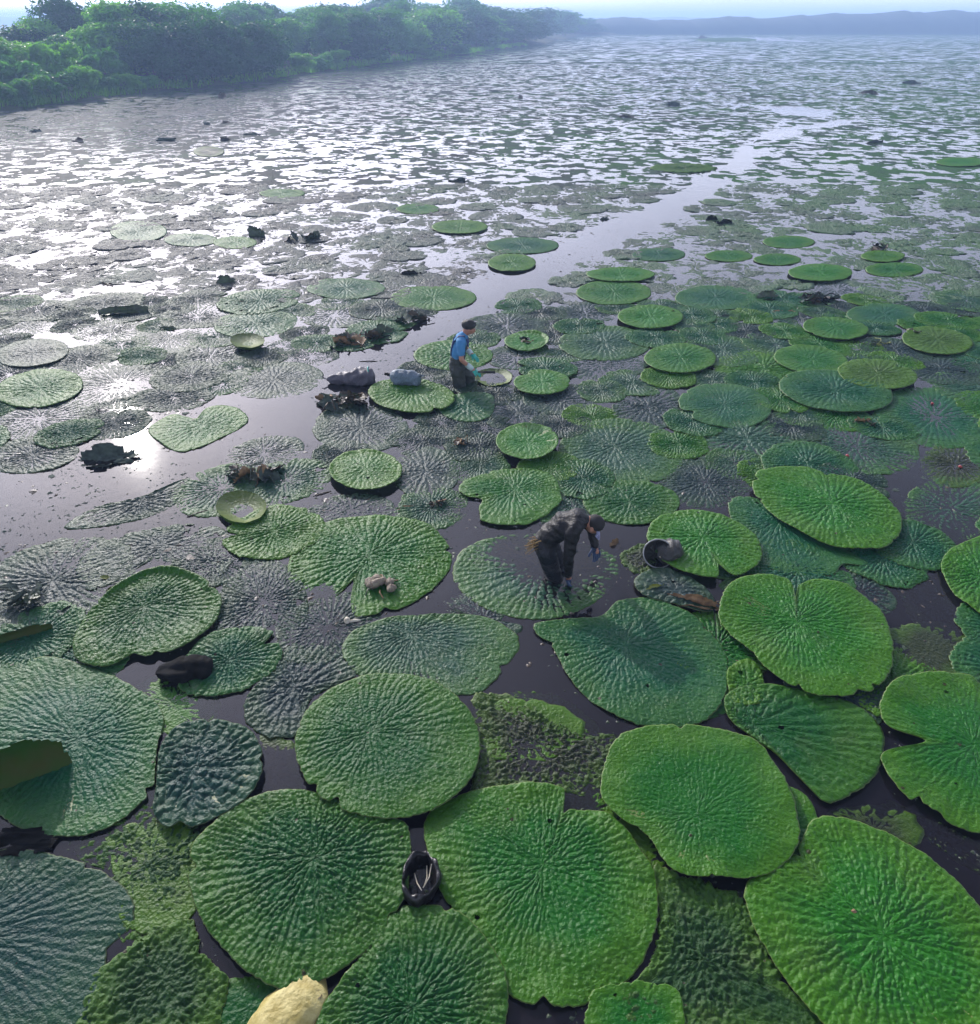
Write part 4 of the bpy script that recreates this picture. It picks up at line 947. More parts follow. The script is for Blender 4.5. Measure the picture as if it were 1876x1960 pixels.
# pale snail-like stalk end floating by the large pad
t = thing('cut_stalk', 'pale cut stalk end floating at the notch of the pad with the fruit heap', 'stalk', tuple(P(665, 1190)))
link('stalk', tube([(0, 0, -.02), (0, 0, .03), (.0, .0, .055)], [.03, .034, .02], M['white'], m=10), t)
link('stalk', tube([(.03, 0, .0), (.09, 0.01, .01), (.14, 0.02, .0)], [.02, .018, .012], M['white'], m=8), t)

# heap of harvested fruit on the large pad
def lump_mesh(name, seed, r, sq, mat, n=14, amp=0.2):
    th, ph = np.meshgrid(np.linspace(0, 2*math.pi, n*2, endpoint=False), np.linspace(0.02, math.pi-0.02, n))
    d = np.stack([np.sin(ph)*np.cos(th), np.sin(ph)*np.sin(th), np.cos(ph)], -1)
    R = r*(1+amp*fnoise(d[..., 0]*2.2+seed, d[..., 1]*2.2+d[..., 2]*1.7, seed, 3)*2)
    V = (d*R[..., None]*np.array(sq)).reshape(-1, 3); m = n*2
    q = [(k*m+i, (k+1)*m+i, (k+1)*m+(i+1) % m, k*m+(i+1) % m) for k in range(n-1) for i in range(m)]
    return mesh_np(name, V, quads=q, mat=mat)
M['fruit'] = simple_mat('spiny_fruit', (0.27, 0.24, 0.16), 0.7, col2=(0.13, 0.09, 0.07), scale=30, bump=0.8)
t = thing('fruit_heap', 'heap of beige spiny fruit and stalks on the pad left of the bending man', 'fruit heap', tuple(P(728, 1125, 0.035)))
r = random.Random(4)
for k in range(13):
    a = r.uniform(0, 6.28); d = r.random()**0.6
    o = link('fruit', lump_mesh('fruit', 40+k, r.uniform(0.038, 0.062), (1.2, 0.9, 0.8), M['fruit'], 9), t)
    o.location = (0.17*d*math.cos(a), 0.13*d*math.sin(a), 0.03+0.05*(1-d)); o.rotation_euler = (0, r.uniform(-.5, .5), r.uniform(0, 6.28))
for k in range(6):
    a = r.uniform(0, 6.28); q = Vector((0.1*math.cos(a), 0.08*math.sin(a), 0.03))
    link('stalk', tube([q, q+Vector((0.07*math.cos(a), 0.07*math.sin(a), 0.03)), q+Vector((0.13*math.cos(a+.3), 0.13*math.sin(a+.3), -0.01))], 0.009, M['tan' if k % 2 else 'rotgreen']), t)

# ------------------------------------------------------------------ sacks, keep net, bags
def sack(seed, prof, mat, m=36, lump=0.12, sq=0.8, knob=0.0):
    """lumpy bag round the x axis; prof = [(x, radius)]"""
    xs = np.array([p[0] for p in prof]); rs = np.array([p[1] for p in prof])
    x = np.linspace(xs[0], xs[-1], 44); rr = np.interp(x, xs, rs)
    th = np.linspace(0, 2*math.pi, m, endpoint=False)
    XX, T = np.meshgrid(x, th, indexing='ij')
    nz = fnoise(XX*7+seed, np.cos(T)*1.4+np.sin(T)*1.7+seed, seed, 3)
    kn = np.abs(np.sin(XX*21+2*fnoise(XX*4, T, seed, 2)))*np.abs(np.sin(T*2.5+XX*9))
    R = rr[:, None]*(1+lump*nz*2+knob*kn)
    V = np.stack([XX, R*np.cos(T), R*np.sin(T)*sq], -1).reshape(-1, 3)
    q = [(k*m+i, k*m+(i+1) % m, (k+1)*m+(i+1) % m, (k+1)*m+i) for k in range(len(x)-1) for i in range(m)]
    return mesh_np('bag', V, quads=q, mat=mat)
def torus(name, R, r, mat, m=40, k=8, e=1.0):
    V = []; q = []
    for a in np.linspace(0, 2*math.pi, m, endpoint=False):
        for b in np.linspace(0, 2*math.pi, k, endpoint=False):
            V.append(((R+r*math.cos(b))*math.cos(a), (R+r*math.cos(b))*math.sin(a)*e, r*math.sin(b)))
    for i in range(m):
        for j in range(k): q.append((i*k+j, ((i+1) % m)*k+j, ((i+1) % m)*k+(j+1) % k, i*k+(j+1) % k))
    return mesh_np(name, V, quads=q, mat=mat)
p = P(672, 731); t = thing('net_sack', 'long dark grey net sack of harvest floating left of the standing man', 'net sack', tuple(p), 0.12)
o = link('bag', sack(3, [(-.43, .015), (-.40, .05), (-.30, .10), (-.1, .12), (.1, .165), (.30, .19), (.40, .16), (.44, .05)], M['net_grey'], knob=0.22, sq=0.85), t); o.location = (0, 0, 0.075)
o = link('tie', tube([(-.44, 0, .08), (-.50, .02, .12), (-.52, .0, .10)], .012, M['net_grey'], 'tie'), t)
o = link('hoop', torus('hoop', .15, .010, M['teal'], e=0.85), t); o.location = (.36, 0, .12); o.rotation_euler = (0, math.radians(75), 0)
p = P(776, 733, 0.06); t = thing('net_sack', 'plump blue grey net sack resting on the yellow green pad', 'net sack', tuple(p), -0.15)
o = link('bag', sack(9, [(-.28, .02), (-.24, .09), (-.16, .15), (0, .15), (.14, .14), (.25, .11), (.29, .04)], M['net_blue'], knob=0.10, sq=0.95), t); o.location = (0, 0, .10); o.rotation_euler = (0, 0.10, 0)
o = link('tie', tube([(-.26, 0, .13), (-.33, .0, .15), (-.36, .02, .14)], [.03, .025, .03], M['black'], 'tie'), t)
for k in range(3):
    o = link('tail', tube([(.24, .02*k, .14), (.30, .03*k, .17-.02*k), (.34, .02*k, .15)], .012, M['net_blue'], 'tail'), t)
# keep net
p = P(1258, 1078); t = thing('keep_net', 'black wire hooped keep net lying beside the bright cleft pad', 'keep net', tuple(p), -0.05)
o = link('hoop', torus('hoop', .185, .008, M['hoop'], e=0.92), t); o.location = (0, 0.02, .13); o.rotation_euler = (math.radians(52), math.radians(12), 0)
V = []; m = 36
for k, (rad, dep) in enumerate([(1.0, 0), (.97, -.05), (.85, -.10), (.5, -.13), (.05, -.135)]):
    for a in np.linspace(0, 2*math.pi, m, endpoint=False):
        w = 1+0.05*math.sin(a*5+k)
        V.append((.185*rad*math.cos(a)*w, .17*rad*math.sin(a)*w, dep+0.012*math.sin(a*7+k*2)))
q = [(k*m+i, k*m+(i+1) % m, (k+1)*m+(i+1) % m, (k+1)*m+i) for k in range(4) for i in range(m)]
o = link('net', mesh_np('net', V, quads=q, mat=M['net_black']), t); o.location = (0, 0.02, .128); o.rotation_euler = (math.radians(52), math.radians(12), 0)
o = link('bag', sack(5, [(-.10, .10), (-.02, .15), (.08, .165), (.17, .14), (.22, .05)], M['net_black'], knob=0.15), t); o.location = (.09, .12, .09)
for k in range(4):
    o = link('fruit', lump_mesh('fruit', 70+k, .045, (1, 1, .8), M['fruit'], 8), t); o.location = (.20+.03*k % .07, .0+.05*k, .06+.03*(k % 2))
o = link('shell', lump_mesh('shell', 80, .016, (1, .7, .5), M['white'], 7), t); o.location = (.03, -.0, .10)
# black sodden sack at left
p = P(355, 1290); t = thing('black_sack', 'black sodden sack floating in front of the dark rimmed pad', 'sack', tuple(p), 0.05)
o = link('bag', sack(14, [(-.27, .02), (-.24, .09), (-.1, .15), (.05, .155), (.18, .13), (.26, .09), (.28, .02)], M['black'], lump=0.22, sq=0.62), t); o.location = (0, 0, .055)
for k in range(3):
    o = link('fold', crumple(200+k, .10, .07, .8, .03, 12, M['black']), t); o.location = (-.12+.12*k, -.12, .01); o.rotation_euler = (.2, 0, k)
# black sack mouth between the big pads
p = P(806, 1690); t = thing('black_bag', 'open black bag holding pale twigs between two large green pads', 'bag', tuple(p))
V = []; m = 40
prof = [(.60, -.10, 0), (.95, -.02, 0), (1.05, .06, 0), (1.0, .13, 0), (.93, .145, 0), (.82, .11, 0), (.72, .03, 0), (.5, -.03, 0), (.04, -.04, 0)]
for k, (rad, z, _) in enumerate(prof):
    for i_, a in enumerate(np.linspace(0, 2*math.pi, m, endpoint=False)):
        w = 1+0.09*math.sin(a*3+k*.6)+0.05*math.sin(a*8+k)
        V.append((.140*rad*math.cos(a)*w, .185*rad*math.sin(a)*w, z+0.02*math.sin(a*2+1)*(k > 1)+0.012*math.sin(a*9+k)))
q = [(k*m+i, k*m+(i+1) % m, (k+1)*m+(i+1) % m, (k+1)*m+i) for k in range(len(prof)-1) for i in range(m)]
M['bagblack'] = simple_mat('black_plastic', (0.012, 0.011, 0.012), 0.28, scale=16, bump=0.7)
link('bag', mesh_np('bag', V, quads=q, mat=M['bagblack']), t)
for pts in ([(-.05, .04, .06), (-.02, -.05, .09), (.02, -.12, .12)], [(.04, .10, .06), (.05, .0, .08), (.03, -.06, .06)], [(.08, .08, .12), (.07, -.02, .12), (.03, -.10, .12)]):
    link('twig', tube(pts, .0045, M['white'], 'twig'), t)
# yellowing leaf dome at the bottom edge
p = P(565, 1935); t = thing('yellowed_leaf', 'thick cream yellow dying leaf bulging from the water at the bottom edge', 'dead leaf', tuple(p), math.radians(52))
o = link('leaf', sack(31, [(-.40, .02), (-.32, .15), (-.12, .20), (.06, .185), (.18, .13), (.25, .02)], M['yellow'], lump=0.09, sq=0.50, knob=0.05), t); o.location = (0, 0, .015)
for k in range(4):
    o = link('leaf_fragment', crumple(320+k, .05, .03, .7, .012, 9, M['rot' if k % 2 else 'tan']), t); o.location = (.20-.03*k, .10-.06*k, .06); o.rotation_euler = (.4, .3, k)
# flower bits and petals on the right-hand pads
for i, (x, y, l) in enumerate([(1178, 1052, 'small red brown seed on the edge of the flooded pad'), (1838, 893, 'red petal scrap on the drowned pad at right edge'), (1622, 872, 'red bud on the pale drowned pad at right'), (1785, 772, 'pale pink bud on the ribbed teal pad at right edge'), (633, 1093, 'small orange snail on the large pad'), (1634, 1745, 'tiny pale snail on the huge bottom right pad')][1:4]):
    o = link('bud', lump_mesh('bud', 400+i, .025, (1, 1, .8), M['red'], 7), loc=tuple(P(x, y, .02))); tag(o, l, 'bud')
o = link('snail', lump_mesh('snail', 410, .018, (1.2, 1, .9), M['tan'], 8), loc=tuple(P(1632, 1747, .062))); tag(o, 'small tan snail near the centre of the broad bright pad', 'snail'); o.location = tuple(P(1634, 1745, .07))
for i, (x, y, l) in enumerate([(200, 1105, 'yellow scrap on the torn grey green pad'), (213, 1128, 'small lime scrap at the near end of the torn grey green pad'), (590, 770, 'yellow green leaf scrap below the heap')][:2]):
    o = fold('leaf_scrap', l, (x, y), 18, 9, 'yellowgreen', 1.2, i, .4, 420+i, 'leaf scrap', z=0.02)

# ------------------------------------------------------------------ people
def skin(name, V, E, R, mat, parent=None, root=0, sub=2):
    me = bpy.data.meshes.new(name); me.from_pydata(V, E, []); me.update()
    ob = bpy.data.objects.new(name, me); C.objects.link(ob)
    md = ob.modifiers.new('skin', 'SKIN'); md.use_smooth_shade = True
    for i, r in enumerate(R):
        sv = me.skin_vertices[0].data[i]; sv.radius = r if isinstance(r, tuple) else (r, r); sv.use_root = (i == root)
    sb = ob.modifiers.new('sub', 'SUBSURF'); sb.levels = sub; sb.render_levels = sub
    dg = bpy.context.evaluated_depsgraph_get()
    new = bpy.data.meshes.new_from_object(ob.evaluated_get(dg)); new.name = name
    bpy.data.objects.remove(ob); new.materials.clear(); new.materials.append(mat)
    new.polygons.foreach_set('use_smooth', np.ones(len(new.polygons), bool))
    return link(name, new, parent)
def chain_skin(name, J, chains, rad, mat, parent, root, grow=0.0, vox=0.015, fold=0.0, fseed=1):
    """one continuous surface round the joint chains: overlapping ellipsoids fused by a voxel remesh, smoothed, creased"""
    th, ph = np.meshgrid(np.linspace(0, 2*math.pi, 14, endpoint=False), np.linspace(0, math.pi, 9)[1:-1])
    ring = np.stack([np.sin(ph)*np.cos(th), np.sin(ph)*np.sin(th), np.cos(ph)], -1).reshape(-1, 3)
    unit = np.concatenate([[[0, 0, 1]], ring, [[0, 0, -1]]]); n = 14; nr = 7
    f = [(0, 1+i, 1+(i+1) % n) for i in range(n)]+[(1+k*n+i, 1+(k+1)*n+i, 1+(k+1)*n+(i+1) % n, 1+k*n+(i+1) % n) for k in range(nr-1) for i in range(n)]
    f += [(1+(nr-1)*n+i, 1+nr*n, 1+(nr-1)*n+(i+1) % n) for i in range(n)]
    V = []; F = []; done = set()
    two = lambda r: np.array(r if isinstance(r, tuple) else (r, r), float)
    for c in chains:
        for p0, p1 in zip(c, c[1:]):
            if (p0, p1) in done: continue
            done.add((p0, p1)); A, B = np.array(J[p0]), np.array(J[p1]); ra, rb = two(rad[p0])+grow, two(rad[p1])+grow
            m = max(2, int(np.linalg.norm(B-A)/(0.28*min(ra.min(), rb.min())))+1)
            for t in np.linspace(0, 1, m):
                r = ra*(1-t)+rb*t; b0 = len(V)
                V += [tuple(A*(1-t)+B*t+u*np.array((r[0], r[1], r[0]))) for u in unit]; F += [tuple(i+b0 for i in ff) for ff in f]
    me = bpy.data.meshes.new(name); me.from_pydata(V, [], F); me.update()
    ob = bpy.data.objects.new(name, me); C.objects.link(ob)
    md = ob.modifiers.new('fuse', 'REMESH'); md.mode = 'VOXEL'; md.voxel_size = vox
    sm = ob.modifiers.new('soft', 'SMOOTH'); sm.factor = 0.5; sm.iterations = 4
    dg = bpy.context.evaluated_depsgraph_get()
    new = bpy.data.meshes.new_from_object(ob.evaluated_get(dg)); new.name = name
    bpy.data.objects.remove(ob); bpy.data.meshes.remove(me); new.materials.clear(); new.materials.append(mat)
    if fold:
        k = len(new.vertices); co = np.empty(k*3, np.float32); no = np.empty(k*3, np.float32)
        new.vertices.foreach_get('co', co); new.vertex_normals.foreach_get('vector', no); co = co.reshape(-1, 3); no = no.reshape(-1, 3)
        w = fnoise(co[:, 0]*7+co[:, 2]*16+fseed, co[:, 1]*8+co[:, 2]*5, fseed, 3)+0.6*fnoise(co[:, 2]*24+co[:, 0]*9, co[:, 1]*10, fseed+3, 2)
        new.vertices.foreach_set('co', (co+no*(w*fold)[:, None]).ravel())
    new.polygons.foreach_set('use_smooth', np.ones(len(new.polygons), bool)); new.update()
    return link(name, new, parent)
def glove(name, wrist, palm, tipdir, thumbdir, side, mat, parent, curl=0.35, s=1.0):
    """palm with four bent fingers of different lengths and a thumb from its side"""
    w = Vector(wrist); p = Vector(palm); d = Vector(tipdir).normalized(); sd = Vector(side).normalized(); c = Vector(thumbdir).normalized()
    V = [w, p]; E = [(0, 1)]; R = [(.034*s, .028*s), (.044*s, .024*s)]
    for i, (off, L) in enumerate([(-.034, .068), (-.011, .080), (.012, .076), (.034, .060)]):
        b = p+sd*off*s+d*.022*s
        k1 = b+d*L*.5*s+c*L*.15*curl*s; k2 = k1+(d*(1-curl)+c*curl*1.2).normalized()*L*.5*s
        n = len(V); V += [b, k1, k2]; E += [(1, n), (n, n+1), (n+1, n+2)]; R += [.0105*s, .0098*s, .0080*s]
    tb = w+(p-w)*0.5+sd*(-.036)*s; t1 = tb+(d*.5-sd*.6+c*.5).normalized()*.040*s; t2 = t1+(d*.7+c*.7).normalized()*.034*s
    n = len(V); V += [tb, t1, t2]; E += [(0, n), (n, n+1), (n+1, n+2)]; R += [.014*s, .012*s, .009*s]
    return skin(name, [tuple(v) for v in V], E, R, mat, parent, 0, 2)
def ellipsoid(name, c, r, mat, parent, seed=0, amp=0.0, n=10):
    o = link(name, lump_mesh(name, seed, 1.0, r, mat, n, amp), parent); o.location = c; return o

BARE = {'neck', 'throat', 'head', 'crown', 'jaw', 'nose', 'en', 'wn', 'hn', 'ef', 'wf', 'hf'}
# man standing, seen from his right side, looking down
p = P(884, 735); t = thing('person', 'man in dark chest waders and blue shirt cutting a pad with a knife', 'person', tuple(p))
J = dict(pelvis=(-.07, 0, .36), waist=(-.055, 0, .52), chest=(-.03, 0, .70), upper=(.005, 0, .83), neck=(.055, 0, .915), throat=(.085, 0, .955), head=(.15, 0, 1.03), crown=(.165, 0, 1.115), jaw=(.20, 0, .97), nose=(.262, 0, 1.005),
         sn=(.005, -.175, .84), en=(.015, -.235, .56), wn=(.150, -.20, .405), hn=(.225, -.185, .345),
         sf=(.015, .175, .84), ef=(.06, .225, .62), wf=(.155, .11, .545), hf=(.20, .07, .52),
         hpn=(-.065, -.095, .30), kn=(-.035, -.10, -.02), an=(-.06, -.10, -.40), hpf=(-.04, .095, .31), kf=(.13, .10, .10), af=(.14, .11, -.40))
Rd = dict(pelvis=(.135, .165), waist=(.115, .145), chest=(.12, .165), upper=(.105, .14), neck=(.056, .056), throat=(.055, .055), head=(.098, .080), crown=(.070, .066), jaw=(.040, .040), nose=.012,
          sn=.066, en=.046, wn=.031, hn=.035, sf=.066, ef=.046, wf=.031, hf=.035, hpn=.095, kn=.066, an=.05, hpf=.095, kf=.066, af=.05)
body_ch = [['pelvis', 'waist', 'chest', 'upper', 'neck', 'throat', 'head', 'crown'], ['head', 'jaw'], ['jaw', 'nose'], ['upper', 'sn', 'en', 'wn', 'hn'], ['upper', 'sf', 'ef', 'wf', 'hf'], ['pelvis', 'hpn', 'kn', 'an'], ['pelvis', 'hpf', 'kf', 'af']]
chain_skin('body', J, body_ch, {k: (v if k in BARE else tuple(x*0.70 for x in v) if isinstance(v, tuple) else v*0.70) for k, v in Rd.items()}, M['skin'], t, 'pelvis')
J2 = dict(J); J2['mid_n'] = tuple(np.array(J['sn'])*.42+np.array(J['en'])*.58); J2['mid_f'] = tuple(np.array(J['sf'])*.42+np.array(J['ef'])*.58)
R2 = dict(Rd); R2['mid_n'] = .062; R2['mid_f'] = .062; R2['neck'] = (.062, .066)
chain_skin('shirt', J2, [['waist', 'chest', 'upper', 'neck'], ['upper', 'sn', 'mid_n'], ['upper', 'sf', 'mid_f']], R2, M['shirt'], t, 'chest', grow=.010, fold=.010, fseed=4)
R3 = dict(Rd); R3.update(pelvis=(.15, .18), waist=(.125, .155), hpn=.118, kn=.105, an=.09, hpf=.118, kf=.105, af=.09)
J3 = dict(J); J3['bib'] = (.035, 0, .70); R3['bib'] = (.075, .115)
chain_skin('waders', J3, [['bib', 'waist', 'pelvis', 'hpn', 'kn', 'an'], ['pelvis', 'hpf', 'kf', 'af']], R3, M['waders'], t, 'pelvis', grow=.006, fold=.016, fseed=7)
for s in (-1, 1):
    link('strap', tube([(.13, s*.075, .74), (.12, s*.085, .84), (.06, s*.10, .93), (-.03, s*.10, .93), (-.12, s*.085, .82), (-.165, s*.05, .66), (-.175, s*.02, .55)], .017, M['strap'], 'strap'), t)
ellipsoid('hair', (.142, 0, 1.098), (.122, .102, .094), M['hair'], t, 3, .06, 14)
for s in (-1, 1):
    ellipsoid('ear', (.145, s*.083, 1.02), (.018, .010, .028), M['skin'], t)
    ellipsoid('eye', (.238, s*.030, 1.025), (.008, .010, .006), M['hair'], t, n=6)
for (w, h_, el) in (('wn', 'hn', 'en'), ('wf', 'hf', 'ef')):
    a = np.array(J[el])*.38+np.array(J[w])*.62; b = np.array(J[w])*.4+np.array(J[h_])*.6
    link('glove_cuff', tube([tuple(a), tuple((a+b)/2), tuple(b)], [.048, .050, .045], M['cuff'], 'glove_cuff', 12), t)
glove('glove', (.205, -.19, .36), (.262, -.18, .315), (.8, .1, -.55), (.2, .3, -.9), (.1, .9, .2), M['teal'], t, .75, 1.25)
glove('glove', (.185, .085, .53), (.235, .045, .50), (.7, -.4, -.5), (.1, -.2, -.9), (.4, .8, .0), M['teal'], t, .5, 1.15)
k = thing('knife', 'dark handled long knife held in the standing man\'s gloved hand', 'knife', tuple(p+np.array((.255, -.175, .305))))
link('handle', tube([(0, 0, 0), (.07, 0, .002), (.13, 0, .0)], [.016, .015, .014], M['wood'], 'handle', 8), k)
link('blade', mesh_np('blade', [(.12, -.003, .018), (.34, -.002, .018), (.345, -.002, -.03), (.12, -.003, -.014), (.12, .003, .018), (.34, .002, .018), (.345, .002, -.03), (.12, .003, -.014)],
     quads=[(0, 1, 2, 3), (7, 6, 5, 4), (0, 4, 5, 1), (1, 5, 6, 2), (2, 6, 7, 3), (3, 7, 4, 0)], mat=M['steel'], smooth=False), k)

# man bending over the flooded pad
p = P(1066, 1108, -0.07); t = thing('person', 'man in black jacket and dark cap bending to reach under the flooded pad', 'person', tuple(p))
J = dict(pelvis=(-.16, .03, .53), waist=(-.09, .02, .66), chest=(.04, .0, .79), upper=(.17, -.01, .86), neck=(.265, -.01, .865), throat=(.30, -.01, .855), head=(.365, -.015, .80), crown=(.42, -.015, .83), jaw=(.36, -.02, .725), nose=(.415, -.03, .70),
         sn=(.12, -.19, .83), en=(.085, -.235, .50), wn=(.105, -.19, .22), hn=(.12, -.17, .11),
         sf=(.24, .17, .80), ef=(.38, .20, .58), wf=(.435, .13, .40), hf=(.455, .10, .33),
         hpn=(-.155, -.07, .46), kn=(-.02, -.07, .02), an=(-.02, -.05, -.40), hpf=(-.12, .12, .47), kf=(.06, .13, .03), af=(.05, .14, -.40))
Rd = dict(pelvis=(.135, .16), waist=(.115, .145), chest=(.125, .165), upper=(.11, .15), neck=(.060, .060), throat=(.056, .056), head=(.098, .082), crown=(.062, .060), jaw=(.040, .040), nose=.012,
          sn=.066, en=.046, wn=.036, hn=.036, sf=.066, ef=.046, wf=.036, hf=.035, hpn=.10, kn=.07, an=.055, hpf=.10, kf=.07, af=.055)
chain_skin('body', J, body_ch, {k: (v if k in BARE else tuple(x*0.70 for x in v) if isinstance(v, tuple) else v*0.70) for k, v in Rd.items()}, M['skin'], t, 'pelvis')
R2 = dict(Rd); R2['neck'] = (.060, .064)
chain_skin('jacket', J, [['pelvis', 'waist', 'chest', 'upper', 'neck'], ['upper', 'sn', 'en', 'wn'], ['upper', 'sf', 'ef', 'wf']], R2, M['leather'], t, 'chest', grow=.012, fold=.018, fseed=9)
R3 = dict(Rd); R3.update(hpn=.110, kn=.088, an=.08, hpf=.110, kf=.088, af=.08)
chain_skin('trousers', J, [['pelvis', 'hpn', 'kn', 'an'], ['pelvis', 'hpf', 'kf', 'af']], R3, M['trousers'], t, 'pelvis', grow=.006, fold=.010, fseed=12)
for (a, b, r0) in (('hpn', 'kn', .118), ('hpf', 'kf', .118)):
    for kk in (.30, .42, .54, .66, .78, .9):
        q_ = np.array(J[a])*(1-kk)+np.array(J[b])*kk
        o = link('trouser_fold', torus('trouser_fold', r0-.022*kk-.012, .012, M['trousers'], 20, 6), t); o.location = tuple(q_); d_ = Vector(np.array(J[b])-np.array(J[a])); e_ = d_.to_track_quat('Z', 'Y').to_euler(); e_.x += .12*math.sin(kk*30); o.rotation_euler = e_
# cap turned to the front: dome and patterned peak
cx, cyy, cz = .392, -.015, .835
o = link('cap', lump_mesh('cap', 5, 1.0, (.108, .098, .092), M['capm'], 14, .02), t); o.location = (cx, cyy, cz-.01); o.rotation_euler = (0, .6, 0)
V = []; n = 14
for rr, zz in ((.085, 0), (.14, -.012), (.20, -.040), (.20, -.048), (.14, -.020), (.085, -.008)):
    for a in np.linspace(-1.15, 1.15, n): V.append((rr*math.cos(a)*1.02, rr*math.sin(a)*.62/ max(.6, rr/.17), zz))
q = [(k_*n+i, k_*n+i+1, (k_+1)*n+i+1, (k_+1)*n+i) for k_ in range(5) for i in range(n-1)]
o = link('cap_peak', mesh_np('cap_peak', V, quads=q, mat=M['visor']), t); o.location = (cx-.0, cyy, cz-.03); o.rotation_euler = (0, 1.05, -.12)
for s in (-1, 1): ellipsoid('ear', (.335, s*.085-.015, .795), (.026, .011, .030), M['skin'], t)
for s in (-1, 1): ellipsoid('eye', (.425, s*.03-.02, .745), (.008, .010, .006), M['hair'], t, n=6)
glove('glove', (.105, -.19, .19), (.12, -.17, .10), (.15, .1, -1), (.9, .2, -.2), (.2, .9, .1), M['blueglove'], t, .7, 1.15)
glove('glove', (.435, .13, .40), (.452, .105, .33), (.25, -.2, -1), (-.6, -.3, -.4), (.75, .5, .1), M['blueglove'], t, .45, 1.3)
o = link('sickle', tube([(0, 0, .09), (.012, -.005, -.02), (.03, -.02, -.12)], [.010, .008, .004], M['steel'], 'sickle', 6), loc=tuple(p+np.array((.13, -.17, .03)))); tag(o, 'dark blade tip below the bending man\'s gloved hand', 'blade')
b_ = thing('straw_bundle', 'bundle of yellow straw tied behind the bending man\'s waist', 'straw bundle', tuple(p+np.array((-.285, -.03, .585))))
r = random.Random(9)
for k in range(26):
    a = r.uniform(-.7, .7); e = r.uniform(-.5, .5)
    q0 = Vector((.07, r.uniform(-.07, .07), r.uniform(-.05, .05)))
    L = r.uniform(.10, .19)
    link('straw', tube([q0, q0+Vector((-L*.5, a*L*.4, e*L*.4-.01)), q0+Vector((-L, a*L, e*L-.04))], [.006, .005, .003], M['straw'], 'straw', 5), b_)

# ------------------------------------------------------------------ the wooded bank
def crown_mesh(seed, w, h, nb, nl, ls, mat, low=0.15):
    rs = np.random.RandomState(seed)
    a = rs.rand(nb)*6.28; d = rs.rand(nb)**0.6; zc = low+(1-low)*rs.rand(nb)
    wid = np.sqrt(np.clip(1-((zc-0.42)/0.75)**2, 0.05, 1))
    bc = np.stack([np.cos(a)*d*wid*w*0.36, np.sin(a)*d*wid*w*0.36, zc*h*0.86], -1); br = rs.uniform(0.13, 0.25, nb)*min(w, h)
    k = rs.randint(0, nb, nl)
    v = rs.randn(nl, 3); v /= np.linalg.norm(v, axis=1)[:, None]; v[:, 2] = np.abs(v[:, 2])*rs.choice([1, 1, 1, -1], nl)
    c = bc[k]+v*(br[k]*(0.30+0.95*rs.rand(nl)**0.6))[:, None]*np.array([1.15, 1.15, 0.8])
    c[:, 2] = np.maximum(c[:, 2], 0.02)
    nrm_ = v+rs.randn(nl, 3)*0.6+np.array([0, 0, .5]); nrm_ /= np.linalg.norm(nrm_, axis=1)[:, None]
    t1 = np.cross(nrm_, rs.randn(nl, 3)); t1 /= np.linalg.norm(t1, axis=1)[:, None]; t2 = np.cross(nrm_, t1)
    s = (ls*rs.uniform(0.5, 1.3, nl))[:, None]; l = s*rs.uniform(1.0, 2.0, nl)[:, None]
    V = np.stack([c-t1*l, c-t2*s*.7+nrm_*s*.2, c+t1*l-nrm_*s*.25, c+t2*s*.7+nrm_*s*.2], 1).reshape(-1, 3)
    q = np.arange(nl*4).reshape(-1, 4)
    return mesh_np('crown', V, quads=q, mat=mat, smooth=False)
def trunk_mesh(seed, h, r0):
    r = random.Random(seed); pts = [Vector((0, 0, -.2))]; rad = [r0]
    for k in range(1, 6): pts.append(Vector((r.uniform(-.15, .15)*k*.4, r.uniform(-.15, .15)*k*.4, h*k/6))); rad.append(r0*(1-k/7))
    Vs = []; qs = []; ts = []
    def add(me):
        b = len(Vs); Vs.extend([tuple(v.co) for v in me.vertices])
        for pl in me.polygons:
            vv = [b+i for i in pl.vertices]; (qs if len(vv) == 4 else ts).append(tuple(vv))
        bpy.data.meshes.remove(me)
    add(tube(pts, rad, None, 'trunk', 7))
    for k in range(5):
        b = pts[2+k % 3]; a = r.uniform(0, 6.28); L = h*r.uniform(.2, .4)
        add(tube([b, b+Vector((math.cos(a)*L*.5, math.sin(a)*L*.5, L*.4)), b+Vector((math.cos(a)*L, math.sin(a)*L, L*.9))], [r0*.45, r0*.3, r0*.12], None, 'trunk', 5))
    return mesh_np('trunk', Vs, quads=qs, tris=ts, mat=M['bark'])
CR = {}
for kind, mat in (('dark', 'fol_dark'), ('mid', 'fol_mid'), ('light', 'fol_light')):
    CR[kind] = [crown_mesh(500+i*7+len(kind), 5.5, 6.0, 26, 5200, 0.15, M[mat]) for i in range(3)]
SH = [crown_mesh(700+i, 3.2, 1.8, 12, 1700, 0.13, M['fol_light' if i % 2 else 'fol_mid'], 0.0) for i in range(4)]
TR = [trunk_mesh(800+i, 5.0, 0.14) for i in range(3)]
def plant(s, off, kind, H, W, label, name='bank_tree', cat='tree', group='trees on the wooded left bank', i=0):
    q, d, n = shore_at(s); xy = q+n*off
    t = thing(name, label, cat, (xy[0], xy[1], 0.3 if off < 2 else 0.8), rnd.uniform(0, 6.28), group)
    if cat == 'tree':
        c = link('crown', CR[kind][i % 3], t); c.scale = (W/5.5, W/5.5, H/6.0)
        k = link('trunk', TR[i % 3], t); k.scale = (H/6, H/6, H/7.5)
    else:
        c = link('foliage', SH[i % 4], t); c.scale = (W/3.2, W/3.2, H/1.8)
    return t
